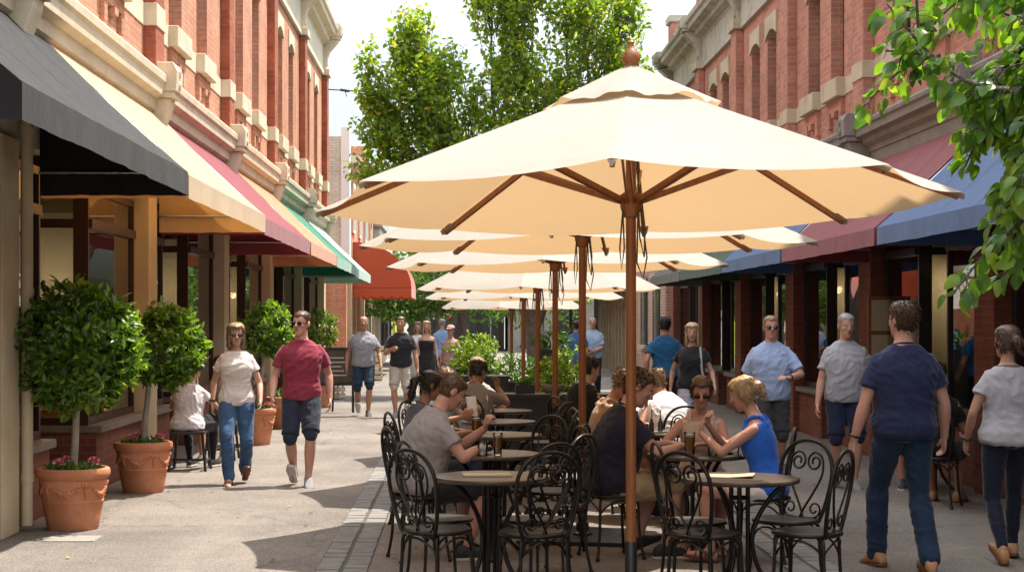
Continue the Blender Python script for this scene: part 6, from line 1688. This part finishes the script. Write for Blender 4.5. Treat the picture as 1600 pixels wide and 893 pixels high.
# --- left row diners
person('heavy man in grey tee and dark shorts leaning on the left row table', (-.30, 11.86), (.93, .36), 1.80, 'm', True, 'pink', lean=24, twist=-6, head=(10,10), hair=('crop','brown'), top=('tee','warm grey cotton',(.30,.27,.27)), bottom=('shorts','charcoal cotton',(.022,.022,.024)), shoe='shoe_dark', hands={-1: (.02,.50,.92,(-.5,-.3,-1)), 1: (.16,.42,.80,(.9,-.4,-.8))}, palms={-1: ((.2,.1,1),(.2,.9,0),.9), 1: ((-.6,.6,0),(0,0,-1),.3)}, feet={1: (.14,.32,.085,0,10), -1: (-.12,.40,.085,0,-5)}, fat=1.16, det=3, group=GS)
person('woman with a long dark ponytail seated at the third left row table', (-.37, 13.72), (.92, .4), 1.66, 'f', True, 'olive', lean=14, head=(-5,8), hair=('pony','dark'), top=('tee','slate blue cotton',(.12,.13,.18)), bottom=('jeans','dark denim',(.02,.03,.06)), hands={1: (.15,.42,.78,(.8,-.3,-.6)), -1: (-.15,.42,.78,(-.8,-.3,-.6))}, palms={1: ((-.3,1,0),(0,0,-1),.3), -1: ((.3,1,0),(0,0,-1),.3)}, det=2, group=GS)
pw = person('brown haired person in light blue holding a white card over the left row table', (-.28, 15.25), (.8, -.6), 1.68, 'f', True, 'tan', lean=18, head=(0,14), hair=('short','sandy'), top=('tee','pale blue cotton',(.30,.42,.52)), bottom=('jeans','dark denim',(.02,.03,.06)), hands={1: (.12,.46,.84,(.8,-.3,-.6)), -1: (-.05,.48,.86,(-.8,-.3,-.6))}, palms={1: ((-.2,.9,.5),(-.7,0,.2),.6), -1: ((.2,.9,.5),(.7,0,.2),.6)}, det=2, group=GS)
person('dark haired person in grey top leaning on one hand at the far left row table', (.10, 17.05), (.35, .94), 1.70, 'm', True, 'olive', lean=22, head=(-15,10), hair=('short','dark'), top=('tee','mid grey cotton',(.24,.23,.24)), bottom=('jeans','dark denim',(.02,.03,.06)), hands={1: (.14,.44,1.0,(1,.1,-1)), -1: (-.15,.44,.78,(-.8,-.3,-.6))}, palms={1: ((-.2,.1,1),(-.3,-.6,.2),.7), -1: ((.4,1,0),(0,0,-1),.3)}, det=2, group=GS)
person('sandy haired person in pale top facing the camera at the far left row table', (.16, 18.45), (.2, -1), 1.66, 'f', True, 'tan', lean=10, head=(15,8), hair=('bob','sandy'), top=('tee','pale grey cotton',(.42,.40,.40)), bottom=('jeans','dark denim',(.02,.03,.06)), hands={1: (.15,.36,.79,(.8,-.3,-.6)), -1: (-.15,.36,.79,(-.8,-.3,-.6))}, det=1, group=GS)
# --- right tables
person('seated man in dark navy tee and khaki shorts behind the nearest umbrella pole', (1.08, 11.95), (.95, .3), 1.82, 'm', True, 'pink', lean=20, twist=-4, head=(-12,8), hair=('short','brown'), top=('tee','dark navy cotton',(.016,.015,.03)), bottom=('shorts','khaki cotton',(.33,.25,.15)), shoe='shoe_dark', hands={1: (.2,.46,.80,(.9,-.4,-.8)), -1: (-.1,.50,.80,(-.8,-.3,-.8))}, palms={1: ((-.5,.8,0),(0,0,-1),.4), -1: ((.5,.8,0),(0,0,-1),.4)}, feet={1: (.14,.36,.085,0,8), -1: (-.12,.26,.11,-20,-5)}, fat=1.14, det=3, group=GS)
person('woman in bright blue sleeveless top and white shorts, elbows on the right table', (2.14, 11.72), (-.95, .28), 1.72, 'f', True, 'pink', lean=15, head=(-12,8), hair=('bun','blonde'), top=('tank','bright blue jersey',(.03,.14,.62)), bottom=('short','white cotton',(.62,.60,.60)), shoe=None, hands={1: (.0,.40,.96,(.5,.3,-1)), -1: (-.06,.44,.90,(-.7,.1,-1))}, palms={1: ((-.5,.1,.8),(-.3,-.5,.2),.7), -1: ((.5,.1,.8),(.3,-.5,.2),.7)}, feet={1: (.1,.46,.10,0,5), -1: (-.12,.36,.10,-10,-5)}, fat=1.03, det=3, group=GS)
person('woman in sunglasses and beige sleeveless top facing the camera across the right table', (1.82, 12.62), (-.12, -1), 1.66, 'f', True, 'pink', lean=14, head=(0,6), hair=('bun','brown'), top=('tank','beige pink jersey',(.62,.47,.39)), bottom=('skirt','mauve cotton',(.3,.2,.2)), shoe=None, hands={1: (.16,.40,.79,(.9,-.2,-.6)), -1: (-.02,.42,.80,(-.9,-.2,-.6))}, palms={1: ((-.8,.5,0),(0,0,-1),.3), -1: ((.8,.5,0),(0,0,-1),.3)}, glasses=True, det=3, group=GS)
person('person in white shirt bending over the table behind the navy tee man', (1.90, 14.92), (-.35, .94), 1.74, 'm', True, 'tan', lean=34, head=(0,10), hair=('short','sandy'), top=('tee','bright white cotton',(.78,.77,.78)), bottom=('jeans','dark denim',(.02,.03,.06)), hands={1: (.15,.45,.79,(.8,-.2,-.5)), -1: (-.2,.42,.79,(-.8,-.2,-.5))}, det=2, group=GS)
person('bare armed tanned person leaning on the table behind the second umbrella pole', (1.18, 14.4), (.93, .2), 1.72, 'f', True, 'tan', lean=24, head=(-10,12), hair=('short','ash'), top=('tank','sand jersey',(.45,.30,.2)), bottom=('short','khaki cotton',(.33,.25,.15)), hands={1: (.15,.40,.95,(.7,.2,-1)), -1: (-.15,.42,.80,(-.8,-.2,-.6))}, palms={1: ((-.3,.1,.9),(-.3,-.5,.2),.7), -1: ((.5,.8,0),(0,0,-1),.3)}, det=2, group=GS)
person('dark haired person in black top seated near the counter by the second pole', (1.2, 16.6), (.75, .6), 1.74, 'm', True, 'fair', lean=12, head=(-10,5), hair=('short','dark'), top=('tee','black jersey',(.014,.014,.016)), bottom=('jeans','dark denim',(.02,.03,.06)), det=2, group=GS, hands={1: (.2,.36,.70), -1: (-.2,.36,.70)})
# --- right walkers
person('woman in black top and pale trousers with long fair hair, walking on the right', (2.92, 21.0), (-.05, -1), 1.68, 'f', skin='fair', head=(-8,5), hair=('long','blonde'), top=('tee','black cotton',(.022,.024,.03)), bottom=('capri','pale lilac cotton',(.40,.38,.45)), feet=walk(1,.14,.05), hands=swing(1,.27,.08,.80), det=2, group=GW, extras=(('strap','grey scarf',(.4,.38,.4),-1),), fat=1.05)
person('man in teal blue tee and dark cap walking away on the right', (2.98, 24.3), (.1, 1), 1.76, 'm', skin='tan', hair=('short','dark'), top=('tee','teal blue cotton',(.015,.09,.20)), bottom=('jeans','black denim',(.014,.015,.02)), feet=walk(-1,.16,.08), hands=swing(-1,.28,.1,.84), det=2, group=GW, extras=(('cap','dark cap',(.03,.03,.035)),))
person('man in light blue shirt and sunglasses gesturing with one hand, right of the tables', (3.28, 17.6), (-.12, -1), 1.76, 'm', skin='pink', head=(5,0), hair=('crop','ash'), top=('shirt','sky blue cotton',(.33,.43,.66)), bottom=('shorts','dark grey cotton',(.045,.045,.05)), feet=walk(1,.14,.05), hands={1: (.30,.05,.86), -1: (-.16,.32,1.10,(-.9,-.3,-.6))}, palms={1: ((0,.1,-1),(-1,.2,0),.4), -1: ((.6,.8,.2),(.3,0,-.9),.4)}, glasses=True, watch=-1, fat=1.1, det=3, group=GW)
person('grey haired man in grey polo shirt and navy shorts before the brick piers', (3.92, 16.95), (-.1, -1), 1.78, 'm', skin='pink', head=(12,6), hair=('crop','grey'), top=('polo','pale grey pique',(.36,.36,.40)), bottom=('shorts','dark navy shorts cotton',(.014,.018,.045)), shoe='shoe_grey', feet=walk(-1,.10,.04), hands={1: (.29,.06,.84), -1: (-.29,.02,.84)}, fat=1.12, det=3, group=GW)
person('man in navy tee and dark jeans walking away close to the camera on the right', (3.02, 11.35), (-.10, 1), 1.84, 'm', skin='pink', head=(18,0), hair=('short','brown'), top=('tee','navy cotton tee',(.022,.028,.075)), bottom=('jeans','dark indigo denim',(.014,.03,.065)), shoe='shoe_tan', feet={-1: (-.11,.22,.09,8,-8), 1: (.10,-.22,.10,-6,8)}, hands={1: (.33,.10,.90,(.5,-1,0)), -1: (-.33,.06,.87,(-.5,-1,0))}, fat=1.1, watch=-1, det=3, group=GW)
person('woman in pale grey tee and dark trousers walking away at the right edge', (3.86, 11.75), (.05, 1), 1.68, 'f', skin='tan', head=(22,2), hair=('bun','brown'), top=('tee','pale grey cotton tee',(.40,.39,.42)), bottom=('leggings','dark navy jersey',(.012,.015,.03)), shoe='shoe_tan', feet={-1: (-.09,-.22,.11,-25,-6), 1: (.09,.2,.09,8,6)}, hands={-1: (-.26,.10,.84,(-.5,-1,0)), 1: (.26,-.02,.82,(.5,-1,0))}, fat=1.06, watch=-1, det=3, group=GW)
person('seated man in brown jacket at the dark table by the right hand shops', (4.62, 17.3), (-.08, -1), 1.76, 'm', True, 'tan', lean=18, head=(10,14), hair=('short','dark'), top=('long','brown jacket cotton',(.10,.075,.055)), bottom=('shorts','beige cotton',(.42,.36,.31)), hands={1: (.15,.42,.79,(.9,-.3,-.6)), -1: (-.15,.42,.79,(-.9,-.3,-.6))}, palms={1: ((-.6,.8,0),(0,0,-1),.35), -1: ((.6,.8,0),(0,0,-1),.35)}, det=2, group=GS)
person('person in black top seated with bare knees behind the near woman in grey', (4.33, 15.22), (.45, .85), 1.70, 'm', True, 'tan', lean=12, head=(0,6), hair=('short','dark'), top=('tee','black jersey',(.014,.014,.016)), bottom=('shorts','black jersey',(.014,.014,.016)), shoe='shoe_tan', hands={1: (.2,.36,.66), -1: (-.2,.36,.66)}, det=2, group=GS)
person('distant man in pale blue shirt with folded hands before the black restaurant front', (2.88, 36.3), (-.1, -1), 1.78, 'm', skin='pink', hair=('rim','grey'), top=('shirt','pale sky cotton',(.36,.47,.66)), bottom=('jeans','black denim',(.014,.015,.02)), hands={1: (.02,.24,1.05,(.8,-.3,-.5)), -1: (-.02,.26,1.02,(-.8,-.3,-.5))}, det=1, group=GW, fat=1.1)
person('distant man in blue tee and grey shorts left of the second umbrella pole', (2.50, 36.0), (.25, 1), 1.70, 'm', skin='tan', hair=('short','dark'), top=('tee','royal blue cotton',(.05,.12,.32)), bottom=('shorts','grey cotton',(.25,.24,.25)), feet=walk(1,.14,.05), det=1, group=GW)
# white card and white print
wc = thing('white_card', 'folded white card held up over the third left row table', 'card', (.10, 14.92, .93), R(30))
m = MB(); m.obox((0,0,0), (.05,0,.0), (0,.003,.001), (.0,.02,.085)); m.build('card', MT['white'], wc)
